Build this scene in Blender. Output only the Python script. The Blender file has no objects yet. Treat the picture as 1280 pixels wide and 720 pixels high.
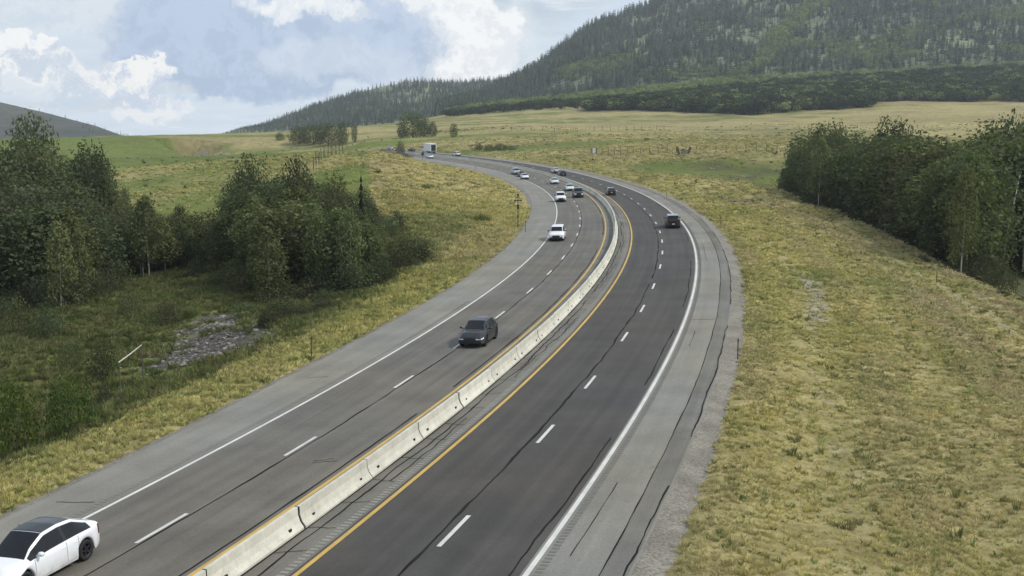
import bpy, bmesh, math, random
import numpy as np
from mathutils import Matrix, Vector
random.seed(7)
RNG = np.random.default_rng(11)
C = bpy.context.scene.collection
SC = bpy.context.scene

# ------------------------------------------------------------------ camera
HAZE = 0.00012
F_PX, PITCH, CAM_H = 1360.8, 0.142337, 14.385
cam_d = bpy.data.cameras.new('camera')
cam_d.sensor_width = 36.0
cam_d.lens = 36.0 * F_PX / 1280.0
cam_d.clip_start = 0.5
cam_d.clip_end = 20000
cam = bpy.data.objects.new('camera', cam_d)
cam.location = (0, 0, CAM_H)
cam.rotation_euler = (math.pi / 2 - PITCH, 0, 0)
C.objects.link(cam)
SC.camera = cam

# ------------------------------------------------------------------ light
SUN_EL, SUN_AZ = math.radians(47), math.radians(100)      # azimuth clockwise from +Y (straight ahead) to +X (right)
SUN_DIR = Vector((math.sin(SUN_AZ) * math.cos(SUN_EL), math.cos(SUN_AZ) * math.cos(SUN_EL), math.sin(SUN_EL)))
sun_d = bpy.data.lights.new('sun', 'SUN')
sun_d.energy = 2.3
sun_d.angle = math.radians(8)
sun_d.color = (1.0, 0.95, 0.86)
sun = bpy.data.objects.new('sun', sun_d)
sun.rotation_euler = SUN_DIR.to_track_quat('Z', 'Y').to_euler()
sun.location = (60, 20, 120)
C.objects.link(sun)
SC.view_settings.view_transform = 'Standard'
SC.view_settings.look = 'None'
SC.view_settings.exposure = 0.25
SC.view_settings.gamma = 1.0
SC.view_settings.use_curve_mapping = False


class NT:
    """tiny helper round a node tree"""
    def __init__(s, tree):
        s.t = tree
        tree.nodes.clear()

    def n(s, kind, props=None, **ins):
        nd = s.t.nodes.new(kind)
        for k, v in (props or {}).items():
            setattr(nd, k, v)
        for k, v in ins.items():
            key = int(k[1:]) if k[0] == 'i' and k[1:].isdigit() else k.replace('_', ' ')
            s.set(nd, key, v)
        return nd

    def set(s, nd, key, v):
        sock = nd.inputs[key]
        if hasattr(v, 'bl_rna') and isinstance(v, bpy.types.NodeSocket):
            s.t.links.new(v, sock)
        else:
            sock.default_value = v

    def math(s, op, a, b=0.0, clamp=False):
        nd = s.t.nodes.new('ShaderNodeMath')
        nd.operation = op
        nd.use_clamp = clamp
        s.set(nd, 0, a)
        if op not in ('SQRT', 'ABSOLUTE', 'FLOOR'):
            s.set(nd, 1, b)
        return nd.outputs[0]

    def vmath(s, op, a, b=None, out=0):
        nd = s.t.nodes.new('ShaderNodeVectorMath')
        nd.operation = op
        s.set(nd, 0, a)
        if b is not None:
            s.set(nd, 'Scale' if op == 'SCALE' else 1, b)
        return nd.outputs['Value'] if op in ('DOT_PRODUCT', 'LENGTH') else nd.outputs[0]

    def ramp(s, v, a, b, lo=0.0, hi=1.0, smooth=True):
        nd = s.t.nodes.new('ShaderNodeMapRange')
        nd.interpolation_type = 'SMOOTHSTEP' if smooth else 'LINEAR'
        s.set(nd, 0, v)
        nd.inputs[1].default_value = a
        nd.inputs[2].default_value = b
        nd.inputs[3].default_value = lo
        nd.inputs[4].default_value = hi
        return nd.outputs[0]

    def mix(s, f, a, b, mode='MIX'):
        nd = s.t.nodes.new('ShaderNodeMix')
        nd.data_type = 'RGBA'
        nd.blend_type = mode
        s.set(nd, 0, f)
        for k, v in ((6, a), (7, b)):
            if isinstance(v, (tuple, list)):
                v = tuple(v) + ((1.0,) if len(v) == 3 else ())
            s.set(nd, k, v)
        return nd.outputs[2]

    def noise(s, vec, scale, detail=4, rough=0.55, out=0, dist=0.0):
        nd = s.t.nodes.new('ShaderNodeTexNoise')
        if vec is not None:
            s.set(nd, 'Vector', vec)
        nd.inputs['Scale'].default_value = scale
        nd.inputs['Detail'].default_value = detail
        nd.inputs['Roughness'].default_value = rough
        nd.inputs['Distortion'].default_value = dist
        return nd.outputs[out]


# ------------------------------------------------------------------ sky
world = bpy.data.worlds.new('World')
SC.world = world
world.use_nodes = True
W = NT(world.node_tree)
sky = W.n('ShaderNodeTexSky', dict(sky_type='NISHITA', sun_disc=False, sun_elevation=SUN_EL, sun_rotation=SUN_AZ,
                                   air_density=1.0, dust_density=1.5, ozone_density=1.0))
tc = W.n('ShaderNodeTexCoord')
D = W.vmath('NORMALIZE', tc.outputs['Generated'])
sep = W.n('ShaderNodeSeparateXYZ', None, Vector=D)
dz = sep.outputs[2]
inv = W.math('DIVIDE', 1.0, W.math('MAXIMUM', W.math('ADD', dz, 0.09), 0.03))
plane = W.vmath('MULTIPLY', D, W.n('ShaderNodeCombineXYZ', None, X=inv, Y=inv, Z=1.0).outputs[0])
SKY_S = 0.10
base = W.vmath('SCALE', sky.outputs[0], SKY_S)


def view_dir(px, py):
    a, v = (px - 640) / F_PX, (360 - py) / F_PX
    cp, sp = math.cos(PITCH), math.sin(PITCH)
    return Vector((a, cp + v * sp, -sp + v * cp)).normalized()


warp_hi = W.noise(D, 26, 6, 0.62, out=1)
warp_lo = W.noise(D, 9, 4, 0.55, out=1)
warp = W.vmath('ADD', W.vmath('SCALE', W.vmath('SUBTRACT', warp_hi, (0.5, 0.5, 0.5)), 0.06),
               W.vmath('SCALE', W.vmath('SUBTRACT', warp_lo, (0.5, 0.5, 0.5)), 0.07))
warp = W.vmath('ADD', warp, W.vmath('SCALE', W.vmath('SUBTRACT', W.noise(D, 85, 5, 0.65, out=1), (0.5, 0.5, 0.5)), 0.022))
Dw = W.vmath('ADD', D, warp)


def bank(px, py, rx, ry, soft=0.5, src=None):
    """an elliptical cloud bank in one direction of the sky; returns (mask, height within it)"""
    c = view_dir(px, py)
    r = c.cross(Vector((0, 0, 1))).normalized()
    u = r.cross(c)
    d = W.vmath('SUBTRACT', src or Dw, tuple(c))
    x = W.math('DIVIDE', W.vmath('DOT_PRODUCT', d, tuple(r)), rx / F_PX)
    y = W.math('DIVIDE', W.vmath('DOT_PRODUCT', d, tuple(u)), ry / F_PX)
    q = W.math('ADD', W.math('MULTIPLY', x, x), W.math('MULTIPLY', y, y))
    return W.ramp(q, 1.0, 1.0 - soft, 0.0, 1.0), y


# high thin veil and general cumulus field, everywhere in the sky
veil = W.ramp(W.noise(plane, 1.1, 6, 0.6, dist=0.4), 0.32, 0.62, 0.25, 0.9)
col = W.mix(veil, base, (0.66, 0.76, 0.87))
horizon_glow = W.ramp(dz, 0.0, 0.16, 0.75, 0.0)
col = W.mix(horizon_glow, col, (0.72, 0.81, 0.90))
field = W.noise(plane, 1.7, 7, 0.6, dist=0.25)
fmask = W.ramp(field, 0.53, 0.66, 0.0, 0.75)
shade = W.ramp(W.noise(plane, 3.3, 5, 0.6), 0.3, 0.7)
col = W.mix(fmask, col, W.mix(shade, (0.62, 0.70, 0.80), (0.90, 0.92, 0.93)))
puff = W.ramp(W.noise(Dw, 34, 8, 0.66), 0.38, 0.60)


def add_bank(col, px, py, rx, ry, soft, lo, hi, amount=1.0, tint=None):
    m, y = bank(px, py, rx, ry, soft)
    g = W.ramp(W.math('ADD', y, W.math('MULTIPLY', W.math('SUBTRACT', puff, 0.5), 2.2)), -1.0, 0.8)
    return W.mix(W.math('MULTIPLY', m, amount), col, W.mix(g, lo, hi))


col = add_bank(col, 70, 15, 230, 42, 0.9, (0.66, 0.74, 0.82), (0.78, 0.83, 0.87), 0.85)
col = add_bank(col, 520, 40, 170, 85, 0.8, (0.70, 0.76, 0.82), (0.92, 0.93, 0.92), 0.95)
col = add_bank(col, 590, 50, 60, 75, 0.3, (0.84, 0.86, 0.88), (1.0, 1.0, 0.98), 0.9)
col = add_bank(col, 335, 45, 205, 86, 0.34, (0.40, 0.50, 0.66), (0.50, 0.60, 0.76))
col = add_bank(col, 250, 30, 110, 40, 0.8, (0.41, 0.52, 0.70), (0.48, 0.58, 0.75), 0.8)
col = add_bank(col, 400, 70, 120, 26, 0.9, (0.62, 0.70, 0.80), (0.70, 0.77, 0.85), 0.6)
col = add_bank(col, 430, 88, 120, 22, 0.9, (0.56, 0.65, 0.77), (0.62, 0.70, 0.80), 0.8)
col = add_bank(col, 380, 6, 90, 18, 0.7, (0.78, 0.82, 0.86), (0.96, 0.96, 0.95), 0.95)
col = add_bank(col, 15, 85, 48, 40, 0.2, (0.62, 0.69, 0.78), (1.0, 1.0, 0.97))
col = add_bank(col, 110, 98, 62, 24, 0.28, (0.60, 0.68, 0.78), (0.94, 0.94, 0.92))
col = add_bank(col, 160, 88, 42, 32, 0.2, (0.60, 0.67, 0.79), (0.98, 0.97, 0.93))
col = add_bank(col, 55, 118, 90, 13, 0.8, (0.60, 0.69, 0.80), (0.74, 0.80, 0.86), 0.8)
col = add_bank(col, 195, 138, 60, 17, 0.6, (0.66, 0.74, 0.83), (0.92, 0.92, 0.91), 0.8)
below = W.ramp(dz, -0.04, -0.008)
col = W.mix(below, (0.30, 0.32, 0.30), col)
bg = W.n('ShaderNodeBackground', None, Color=col, Strength=1.0)
W.n('ShaderNodeOutputWorld', None, Surface=bg.outputs[0])


# ------------------------------------------------------------------ materials
def new_mat(name):
    m = bpy.data.materials.new(name)
    m.use_nodes = True
    return m, NT(m.node_tree)


def finish(N, col, rough=0.8, bump=None, bump_d=0.02, metal=0.0, spec=0.5, extra=None):
    b = N.n('ShaderNodeBsdfPrincipled')
    if isinstance(col, (tuple, list)):
        col = tuple(col) + ((1.0,) if len(col) == 3 else ())
    N.set(b, 'Base Color', col)
    N.set(b, 'Roughness', rough)
    N.set(b, 'Metallic', metal)
    N.set(b, 'Specular IOR Level', spec)
    for k, v in (extra or {}).items():
        N.set(b, k, v)
    if bump is not None:
        bp = N.n('ShaderNodeBump', None, Strength=1.0, Distance=bump_d, Height=bump)
        N.set(b, 'Normal', bp.outputs[0])
    N.n('ShaderNodeOutputMaterial', None, Surface=b.outputs[0])
    return b


def simple(name, col, rough=0.6, metal=0.0, spec=0.5, vary=0.12, scale=3.0, extra=None):
    m, N = new_mat(name)
    tcn = N.n('ShaderNodeTexCoord')
    f = N.noise(tcn.outputs['Object'], scale, 5, 0.6)
    k = N.ramp(f, 0.3, 0.7, 1 - vary, 1 + vary)
    c = N.vmath('SCALE', tuple(col), k)
    finish(N, c, rough, metal=metal, spec=spec, extra=extra)
    return m


def asphalt(name, col, streak=0.12, blotch=0.12, path=None):
    m, N = new_mat(name)
    uv = N.n('ShaderNodeUVMap').outputs[0]
    pos = N.n('ShaderNodeNewGeometry').outputs['Position']
    stretch = N.vmath('MULTIPLY', uv, (1.3, 0.035, 1.0))
    st = N.ramp(N.noise(stretch, 1.0, 6, 0.6), 0.25, 0.75, 1 - streak, 1 + streak)
    bl = N.ramp(N.noise(pos, 0.22, 5, 0.6), 0.3, 0.7, 1 - blotch, 1 + blotch)
    gr = N.ramp(N.noise(pos, 38, 2, 0.7), 0.2, 0.8, 0.80, 1.20)
    k = N.math('MULTIPLY', N.math('MULTIPLY', st, bl), gr)
    k = N.math('MULTIPLY', k, N.ramp(N.noise(pos, 9, 4, 0.75), 0.3, 0.7, 0.90, 1.10))
    k = N.math('MULTIPLY', k, N.ramp(N.noise(pos, 1.3, 3, 0.6), 0.66, 0.78, 1.0, 0.80))
    if path:
        # wheel paths and the oil band between them, worn into the surface along each lane
        su = N.n('ShaderNodeSeparateXYZ', None, Vector=uv).outputs[0]
        for c0, w0, amt in path:
            d = N.math('ABSOLUTE', N.math('SUBTRACT', su, c0))
            k = N.math('MULTIPLY', k, N.ramp(d, 0.0, w0, 1.0 - amt, 1.0))
    c = N.vmath('SCALE', tuple(col), k)
    tintn = N.ramp(N.noise(pos, 0.05, 3, 0.5), 0.35, 0.65)
    c = N.mix(tintn, N.vmath('MULTIPLY', c, (1.03, 1.0, 0.95)), N.vmath('MULTIPLY', c, (0.98, 1.0, 1.04)))
    finish(N, c, 0.85, bump=N.noise(pos, 45, 3, 0.7), bump_d=0.006, spec=0.35)
    return m


def paint_line(name, col, wear=0.35, under=(0.13, 0.13, 0.125)):
    m, N = new_mat(name)
    pos = N.n('ShaderNodeNewGeometry').outputs['Position']
    w = N.ramp(N.noise(pos, 5, 6, 0.7), 0.56, 0.74, 0.0, wear)
    k = N.ramp(N.noise(pos, 0.7, 4, 0.6), 0.3, 0.7, 0.85, 1.05)
    finish(N, N.mix(w, N.vmath('SCALE', tuple(col), k), under), 0.7)
    return m


M = {}
M['shoulder'] = asphalt('shoulder asphalt', (0.212, 0.202, 0.172), 0.10, 0.12)
M['lane_new'] = asphalt('dark lane asphalt', (0.070, 0.064, 0.057), 0.15, 0.14,
                        path=[(4.35, .6, .12), (5.3, .3, .10), (6.15, .6, .12), (8.0, .6, .12), (8.95, .3, .10), (9.75, .6, .12)])
M['lane_old'] = asphalt('aged lane asphalt', (0.138, 0.128, 0.108), 0.15, 0.14,
                        path=[(-1.0, .6, .11), (-1.85, .3, .10), (-2.75, .6, .11), (-4.6, .6, .11), (-5.5, .3, .10), (-6.4, .6, .11)])
M['median'] = asphalt('median asphalt', (0.150, 0.142, 0.122), 0.18, 0.18)
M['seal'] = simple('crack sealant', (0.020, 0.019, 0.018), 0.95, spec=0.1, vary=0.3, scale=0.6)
M['white_line'] = paint_line('white road paint', (0.62, 0.61, 0.56), 0.5)
M['yellow_line'] = paint_line('yellow road paint', (0.56, 0.365, 0.085), 0.45)
M['rumble'] = simple('rumble groove', (0.155, 0.148, 0.128), 0.9)
M['rumble_light'] = simple('rumble bottom', (0.25, 0.24, 0.205), 0.9)
M['tyre'] = simple('tyre rubber', (0.012, 0.012, 0.013), 0.8)
M['rim'] = simple('alloy', (0.42, 0.43, 0.44), 0.35, metal=0.8)
M['rim_dark'] = simple('dark alloy', (0.05, 0.05, 0.055), 0.4, metal=0.6)
M['glass'] = simple('tinted car glass', (0.010, 0.011, 0.012), 0.10, spec=0.4, vary=0.05)
M['trim'] = simple('black trim', (0.014, 0.014, 0.015), 0.5)
M['lamp'] = simple('headlamp lens', (0.75, 0.77, 0.80), 0.12, spec=0.8)
M['tail'] = simple('tail lamp lens', (0.10, 0.012, 0.012), 0.2, spec=0.8)
M['plate'] = simple('plate', (0.6, 0.6, 0.58), 0.5)
M['post'] = simple('weathered steel post', (0.035, 0.033, 0.03), 0.7)
M['wood'] = simple('weathered wood post', (0.10, 0.085, 0.07), 0.9, vary=0.3)
M['pale_wood'] = simple('bleached pole', (0.55, 0.52, 0.46), 0.8)
M['wire'] = simple('fence wire', (0.12, 0.12, 0.11), 0.6, metal=0.4)
M['reflector'] = simple('reflector', (0.65, 0.64, 0.6), 0.4)
M['signpanel'] = simple('pale panel', (0.70, 0.70, 0.68), 0.5)
M['box_white'] = simple('white truck box', (0.78, 0.78, 0.77), 0.45, vary=0.05)


def car_paint(name, col, metal=0.0):
    m, N = new_mat(name)
    pos = N.n('ShaderNodeTexCoord').outputs['Object']
    sp = N.n('ShaderNodeSeparateXYZ', None, Vector=pos)
    dust = N.math('MULTIPLY', N.ramp(sp.outputs[2], 0.75, 0.2), N.ramp(N.noise(pos, 2.5, 5, 0.6), 0.25, 0.75, 0.1, 0.6))
    c = N.mix(dust, tuple(col), (0.22, 0.20, 0.17))
    finish(N, c, N.ramp(dust, 0, 1, 0.3, 0.7), metal=metal, spec=0.45,
           extra={'Coat Weight': 0.22, 'Coat Roughness': 0.1})
    return m


PAINT = dict(white=car_paint('white paint', (0.78, 0.79, 0.80)), grey=car_paint('charcoal paint', (0.014, 0.014, 0.016), 0.0),
             black=car_paint('black paint', (0.012, 0.012, 0.014)), silver=car_paint('silver paint', (0.50, 0.51, 0.52), 0.5),
             pale=car_paint('pale paint', (0.62, 0.64, 0.66)), dark=car_paint('dark paint', (0.03, 0.028, 0.03), 0.2),
             bluewhite=car_paint('cool white paint', (0.68, 0.72, 0.78)))

# concrete barrier
m, N = new_mat('barrier concrete')
pos = N.n('ShaderNodeNewGeometry').outputs['Position']
oi = N.n('ShaderNodeObjectInfo').outputs['Random']
k = N.math('MULTIPLY', N.ramp(N.noise(pos, 1.3, 6, 0.65), 0.3, 0.7, 0.86, 1.08), N.ramp(oi, 0, 1, 0.9, 1.07, False))
drip = N.ramp(N.noise(N.vmath('MULTIPLY', pos, (5, 5, 0.5)), 1, 5, 0.65), 0.55, 0.75, 0.0, 0.35)
c = N.mix(drip, N.vmath('SCALE', (0.60, 0.580, 0.485), k), (0.23, 0.21, 0.165))
stain = N.ramp(N.noise(pos, 0.8, 4, 0.7), 0.60, 0.72, 0.0, 0.4)
c = N.mix(stain, c, (0.50, 0.46, 0.31))
scuff = N.ramp(N.noise(N.vmath('MULTIPLY', pos, (0.6, 0.6, 9.0)), 1, 6, 0.7), 0.60, 0.72, 0.0, 0.45)
c = N.mix(scuff, c, (0.19, 0.18, 0.16))
finish(N, c, 0.85, bump=N.noise(pos, 14, 5, 0.7), bump_d=0.02, spec=0.3)
M['concrete'] = m


def ground_mat(name, gravelly=False):
    """ground cover: the 'cover' attribute holds how much is green (r), bare soil or gravel (g), shrubby brown-green (b)"""
    m, N = new_mat(name)
    pos = N.n('ShaderNodeNewGeometry').outputs['Position']
    at = N.n('ShaderNodeAttribute', dict(attribute_name='cover'))
    s = N.n('ShaderNodeSeparateColor', None, Color=at.outputs['Color'])
    gr, ba, br = s.outputs[0], s.outputs[1], s.outputs[2]
    n1 = N.noise(pos, 0.045, 5, 0.6)
    n2 = N.noise(pos, 0.32, 5, 0.65)
    n3 = N.noise(pos, 2.4, 5, 0.7)
    n4 = N.noise(pos, 0.012, 4, 0.55)
    wash = at.outputs['Alpha']
    straw = N.mix(N.ramp(n2, 0.35, 0.65), (0.260, 0.222, 0.095), (0.400, 0.340, 0.155))
    straw = N.mix(N.ramp(n1, 0.5, 0.66, 0, 0.8), straw, (0.255, 0.200, 0.105))
    green = N.mix(N.ramp(n2, 0.3, 0.7), (0.098, 0.132, 0.030), (0.180, 0.205, 0.055))
    brush = N.mix(N.ramp(n3, 0.35, 0.65), (0.060, 0.076, 0.030), (0.140, 0.132, 0.066))
    bare = N.mix(N.ramp(n3, 0.35, 0.7), (0.23, 0.205, 0.14), (0.36, 0.325, 0.245))
    bare = N.mix(wash, bare, N.mix(N.ramp(n3, 0.35, 0.7), (0.070, 0.063, 0.052), (0.145, 0.132, 0.114)))
    g = N.ramp(N.math('ADD', gr, N.math('MULTIPLY', N.math('SUBTRACT', N.math('ADD', N.math('MULTIPLY', n1, 0.6), N.math('MULTIPLY', n2, 0.4)), 0.5), 1.8)), 0.3, 0.7)
    c = N.mix(g, straw, green)
    b = N.ramp(N.math('ADD', br, N.math('MULTIPLY', N.math('SUBTRACT', n2, 0.5), 1.2)), 0.35, 0.65)
    c = N.mix(b, c, brush)
    a = N.ramp(N.math('ADD', ba, N.math('MULTIPLY', N.math('SUBTRACT', N.math('ADD', N.math('MULTIPLY', n3, 0.5), N.math('MULTIPLY', n2, 0.5)), 0.5), 1.6)), 0.38, 0.62)
    c = N.mix(a, c, bare)
    c = N.vmath('SCALE', c, N.math('MULTIPLY', N.ramp(n3, 0.25, 0.75, 0.72, 1.22), N.ramp(n4, 0.35, 0.65, 0.85, 1.1)))
    finish(N, c, 0.95, bump=N.math('ADD', N.math('MULTIPLY', n2, 1.5), N.math('MULTIPLY', n3, 0.6)), bump_d=0.25, spec=0.1)
    return m


M['ground'] = ground_mat('grassland')
m, N = new_mat('gravel')
pos = N.n('ShaderNodeNewGeometry').outputs['Position']
k = N.ramp(N.noise(pos, 9, 5, 0.75), 0.3, 0.7, 0.55, 1.35)
k2 = N.ramp(N.noise(pos, 0.6, 4, 0.6), 0.3, 0.7, 0.8, 1.15)
finish(N, N.vmath('SCALE', (0.245, 0.226, 0.186), N.math('MULTIPLY', k, k2)), 0.95, bump=N.noise(pos, 14, 4, 0.7), bump_d=0.04, spec=0.15)
M['gravel'] = m
M['stone'] = simple('grey stone', (0.225, 0.205, 0.18), 0.9, vary=0.3, scale=2.0)
M['dark_stone'] = simple('dark stone', (0.10, 0.09, 0.08), 0.9, vary=0.3, scale=2.0)


def leaf_mat(name, a, b, trans=0.32, rnd=0.28):
    m, N = new_mat(name)
    tone = N.n('ShaderNodeAttribute', dict(attribute_name='tone')).outputs['Fac']
    oi = N.n('ShaderNodeObjectInfo').outputs['Random']
    c = N.mix(N.ramp(tone, 0.0, 1.0, 0, 1, False), a, b)
    c = N.vmath('SCALE', c, N.ramp(oi, 0, 1, 1 - rnd, 1 + rnd, False))
    warm = N.math('FRACT', N.math('MULTIPLY', oi, 7.31))
    c = N.mix(N.math('MULTIPLY', warm, 0.5), c, N.vmath('MULTIPLY', c, (1.35, 1.02, 0.8)))
    d = N.n('ShaderNodeBsdfDiffuse', None, Color=c)
    t = N.n('ShaderNodeBsdfTranslucent', None, Color=N.vmath('MULTIPLY', c, (1.1, 1.25, 0.6)))
    mx = N.n('ShaderNodeMixShader', None, i0=trans, i1=d.outputs[0], i2=t.outputs[0])
    N.n('ShaderNodeOutputMaterial', None, Surface=mx.outputs[0])
    return m


M['leaf'] = leaf_mat('broadleaf foliage', (0.056, 0.077, 0.043), (0.118, 0.143, 0.078))
M['leaf_aspen'] = leaf_mat('aspen foliage', (0.080, 0.106, 0.050), (0.150, 0.178, 0.090))
M['leaf_grey'] = leaf_mat('thin grey foliage', (0.062, 0.072, 0.048), (0.115, 0.126, 0.084))
M['leaf_bright'] = leaf_mat('bright shrub foliage', (0.042, 0.078, 0.022), (0.110, 0.165, 0.046))
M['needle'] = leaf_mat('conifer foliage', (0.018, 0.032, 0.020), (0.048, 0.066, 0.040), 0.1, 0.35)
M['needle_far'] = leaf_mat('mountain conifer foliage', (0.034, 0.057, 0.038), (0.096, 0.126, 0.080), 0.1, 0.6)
M['leaf_strip'] = leaf_mat('pale aspen foliage', (0.125, 0.180, 0.070), (0.240, 0.295, 0.125), 0.25, 0.35)
M['leaf_belt'] = leaf_mat('dark woodland foliage', (0.026, 0.042, 0.018), (0.064, 0.086, 0.036), 0.15, 0.5)
M['bark'] = simple('bark', (0.09, 0.075, 0.06), 0.95, vary=0.3, scale=4)
M['bark_pale'] = simple('pale aspen bark', (0.40, 0.38, 0.33), 0.9, vary=0.35, scale=3)


def grass_mat(name, cols):
    m, N = new_mat(name)
    pos = N.n('ShaderNodeNewGeometry').outputs['Position']
    oi = N.n('ShaderNodeObjectInfo').outputs['Random']
    if cols is None:
        c = N.n('ShaderNodeAttribute', dict(attribute_name='tint', attribute_type='INSTANCER')).outputs['Color']
    else:
        n1 = N.noise(pos, 0.32, 5, 0.65)
        c = N.mix(N.ramp(n1, 0.42, 0.58), cols[0], cols[1])
        c = N.mix(N.ramp(oi, 0.75, 1.0, 0, 0.85), c, cols[2])
    c = N.vmath('SCALE', c, N.ramp(N.math('FRACT', N.math('MULTIPLY', oi, 5.7)), 0, 1, 0.72, 1.25, False))
    d = N.n('ShaderNodeBsdfDiffuse', None, Color=c)
    t = N.n('ShaderNodeBsdfTranslucent', None, Color=c)
    mx = N.n('ShaderNodeMixShader', None, i0=0.25, i1=d.outputs[0], i2=t.outputs[0])
    N.n('ShaderNodeOutputMaterial', None, Surface=mx.outputs[0])
    return m


M['dry_grass'] = grass_mat('dry grass', None)
M['undergrowth'] = grass_mat('undergrowth', ((0.115, 0.14, 0.050), (0.18, 0.19, 0.075), (0.22, 0.19, 0.10)))
M['weed'] = grass_mat('green weeds', ((0.15, 0.175, 0.065), (0.22, 0.225, 0.095), (0.27, 0.235, 0.12)))


# ------------------------------------------------------------------ object helpers
def link(name, me, mat=None, parent=None):
    o = bpy.data.objects.new(name, me)
    C.objects.link(o)
    if mat is not None and me is not None and not me.materials:
        for x in (mat if isinstance(mat, (list, tuple)) else [mat]):
            me.materials.append(x)
    if parent:
        o.parent = parent
    return o


def tag(o, label, cat, group=None, kind=None):
    o['label'] = label
    o['category'] = cat
    if group:
        o['group'] = group
    if kind:
        o['kind'] = kind
    return o


def thing(name, label, cat, loc=(0, 0, 0), rot=None, group=None):
    o = bpy.data.objects.new(name, None)
    o.empty_display_size = 0.3
    C.objects.link(o)
    if rot is not None:
        o.matrix_world = Matrix.Translation(loc) @ rot.to_4x4()
    else:
        o.location = loc
    return tag(o, label, cat, group)


def mesh_np(name, V, F, smooth=False):
    me = bpy.data.meshes.new(name)
    me.from_pydata(np.asarray(V, float).tolist(), [], [list(map(int, f)) for f in F])
    if smooth:
        me.polygons.foreach_set('use_smooth', [True] * len(me.polygons))
    me.update()
    return me


def fast_mesh(name, V, Q):
    """V (n,3), Q (m,4) or (m,3) int arrays"""
    V = np.ascontiguousarray(V, np.float32)
    Q = np.ascontiguousarray(Q, np.int32)
    me = bpy.data.meshes.new(name)
    me.vertices.add(len(V))
    me.vertices.foreach_set('co', V.ravel())
    k = Q.shape[1]
    me.loops.add(Q.size)
    me.loops.foreach_set('vertex_index', Q.ravel())
    me.polygons.add(len(Q))
    me.polygons.foreach_set('loop_start', np.arange(0, Q.size, k, dtype=np.int32))
    me.update(calc_edges=True)
    return me


class MB:
    """collects boxes and tubes for ONE mesh"""
    def __init__(s):
        s.V, s.F = [], []

    def box(s, c, d, rz=0.0, R=None):
        n = len(s.V)
        R = R or Matrix.Rotation(rz, 3, 'Z')
        for i in range(8):
            p = Vector(((i & 1) - .5, ((i >> 1) & 1) - .5, ((i >> 2) & 1) - .5))
            s.V.append(tuple(R @ Vector((p.x * d[0], p.y * d[1], p.z * d[2])) + Vector(c)))
        s.F += [[n + a for a in f] for f in ((0, 2, 3, 1), (4, 5, 7, 6), (0, 1, 5, 4), (2, 6, 7, 3), (0, 4, 6, 2), (1, 3, 7, 5))]
        return s

    def tube(s, pts, rads, k=7, cap=True):
        n = len(s.V)
        pts = [Vector(p) for p in pts]
        for i, p in enumerate(pts):
            t = (pts[min(i + 1, len(pts) - 1)] - pts[max(i - 1, 0)]).normalized()
            a = t.orthogonal().normalized()
            b = t.cross(a)
            for j in range(k):
                an = 2 * math.pi * j / k
                s.V.append(tuple(p + (a * math.cos(an) + b * math.sin(an)) * rads[i]))
        for i in range(len(pts) - 1):
            for j in range(k):
                s.F.append([n + i * k + j, n + i * k + (j + 1) % k, n + (i + 1) * k + (j + 1) % k, n + (i + 1) * k + j])
        if cap:
            s.F.append([n + j for j in range(k)][::-1])
            s.F.append([n + (len(pts) - 1) * k + j for j in range(k)])
        return s

    def mesh(s, name, smooth=False):
        return mesh_np(name, s.V, s.F, smooth)


# ------------------------------------------------------------------ the road's line
ROAD = np.array([(-17.31,12.83,1.2462,0.103,0.0374),(-11.17,31.86,1.2708,0.000,0.0361),(-5.52,51.05,1.2975,-0.022,0.0303),(-0.41,70.38,1.3278,0.109,0.0235),(4.06,89.88,1.3622,0.369,0.0230),(7.82,109.52,1.4010,0.685,0.0286),(10.77,129.30,1.4439,1.021,0.0329),(12.88,149.18,1.4847,1.325,0.0320),(14.25,169.14,1.5177,1.547,0.0295),(15.03,189.12,1.5450,1.696,0.0296),(15.25,209.12,1.5739,1.808,0.0320),(14.86,229.11,1.6069,1.904,0.0340),(13.77,249.08,1.6427,2.030,0.0342),(11.96,269.00,1.6801,2.233,0.0339),(9.38,288.83,1.7188,2.514,0.0336),(6.03,308.55,1.7587,2.843,0.0338),(1.89,328.11,1.7995,3.190,0.0341),(-3.06,347.49,1.8411,3.550,0.0343),(-8.81,366.64,1.8828,3.921,0.0337),(-15.34,385.55,1.9226,4.296,0.0322),(-22.59,404.18,1.9597,4.673,0.0307),(-30.50,422.55,1.9942,5.051,0.0295),(-39.02,440.64,2.0263,5.429,0.0297),(-48.10,458.47,2.0564,5.806,0.0302),(-57.69,476.02,2.0845,6.180,0.0307),(-67.75,493.30,2.1106,6.25,0.0312),(-78.25,510.32,2.1349,5.70,0.0315),(-89.14,527.10,2.1576,4.80,0.0318),(-100.39,543.63,2.1788,3.7,0.0320),(-111.99,559.93,2.1986,2.4,0.0322)])
RS = np.arange(-20, 561, 20.0)


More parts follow.
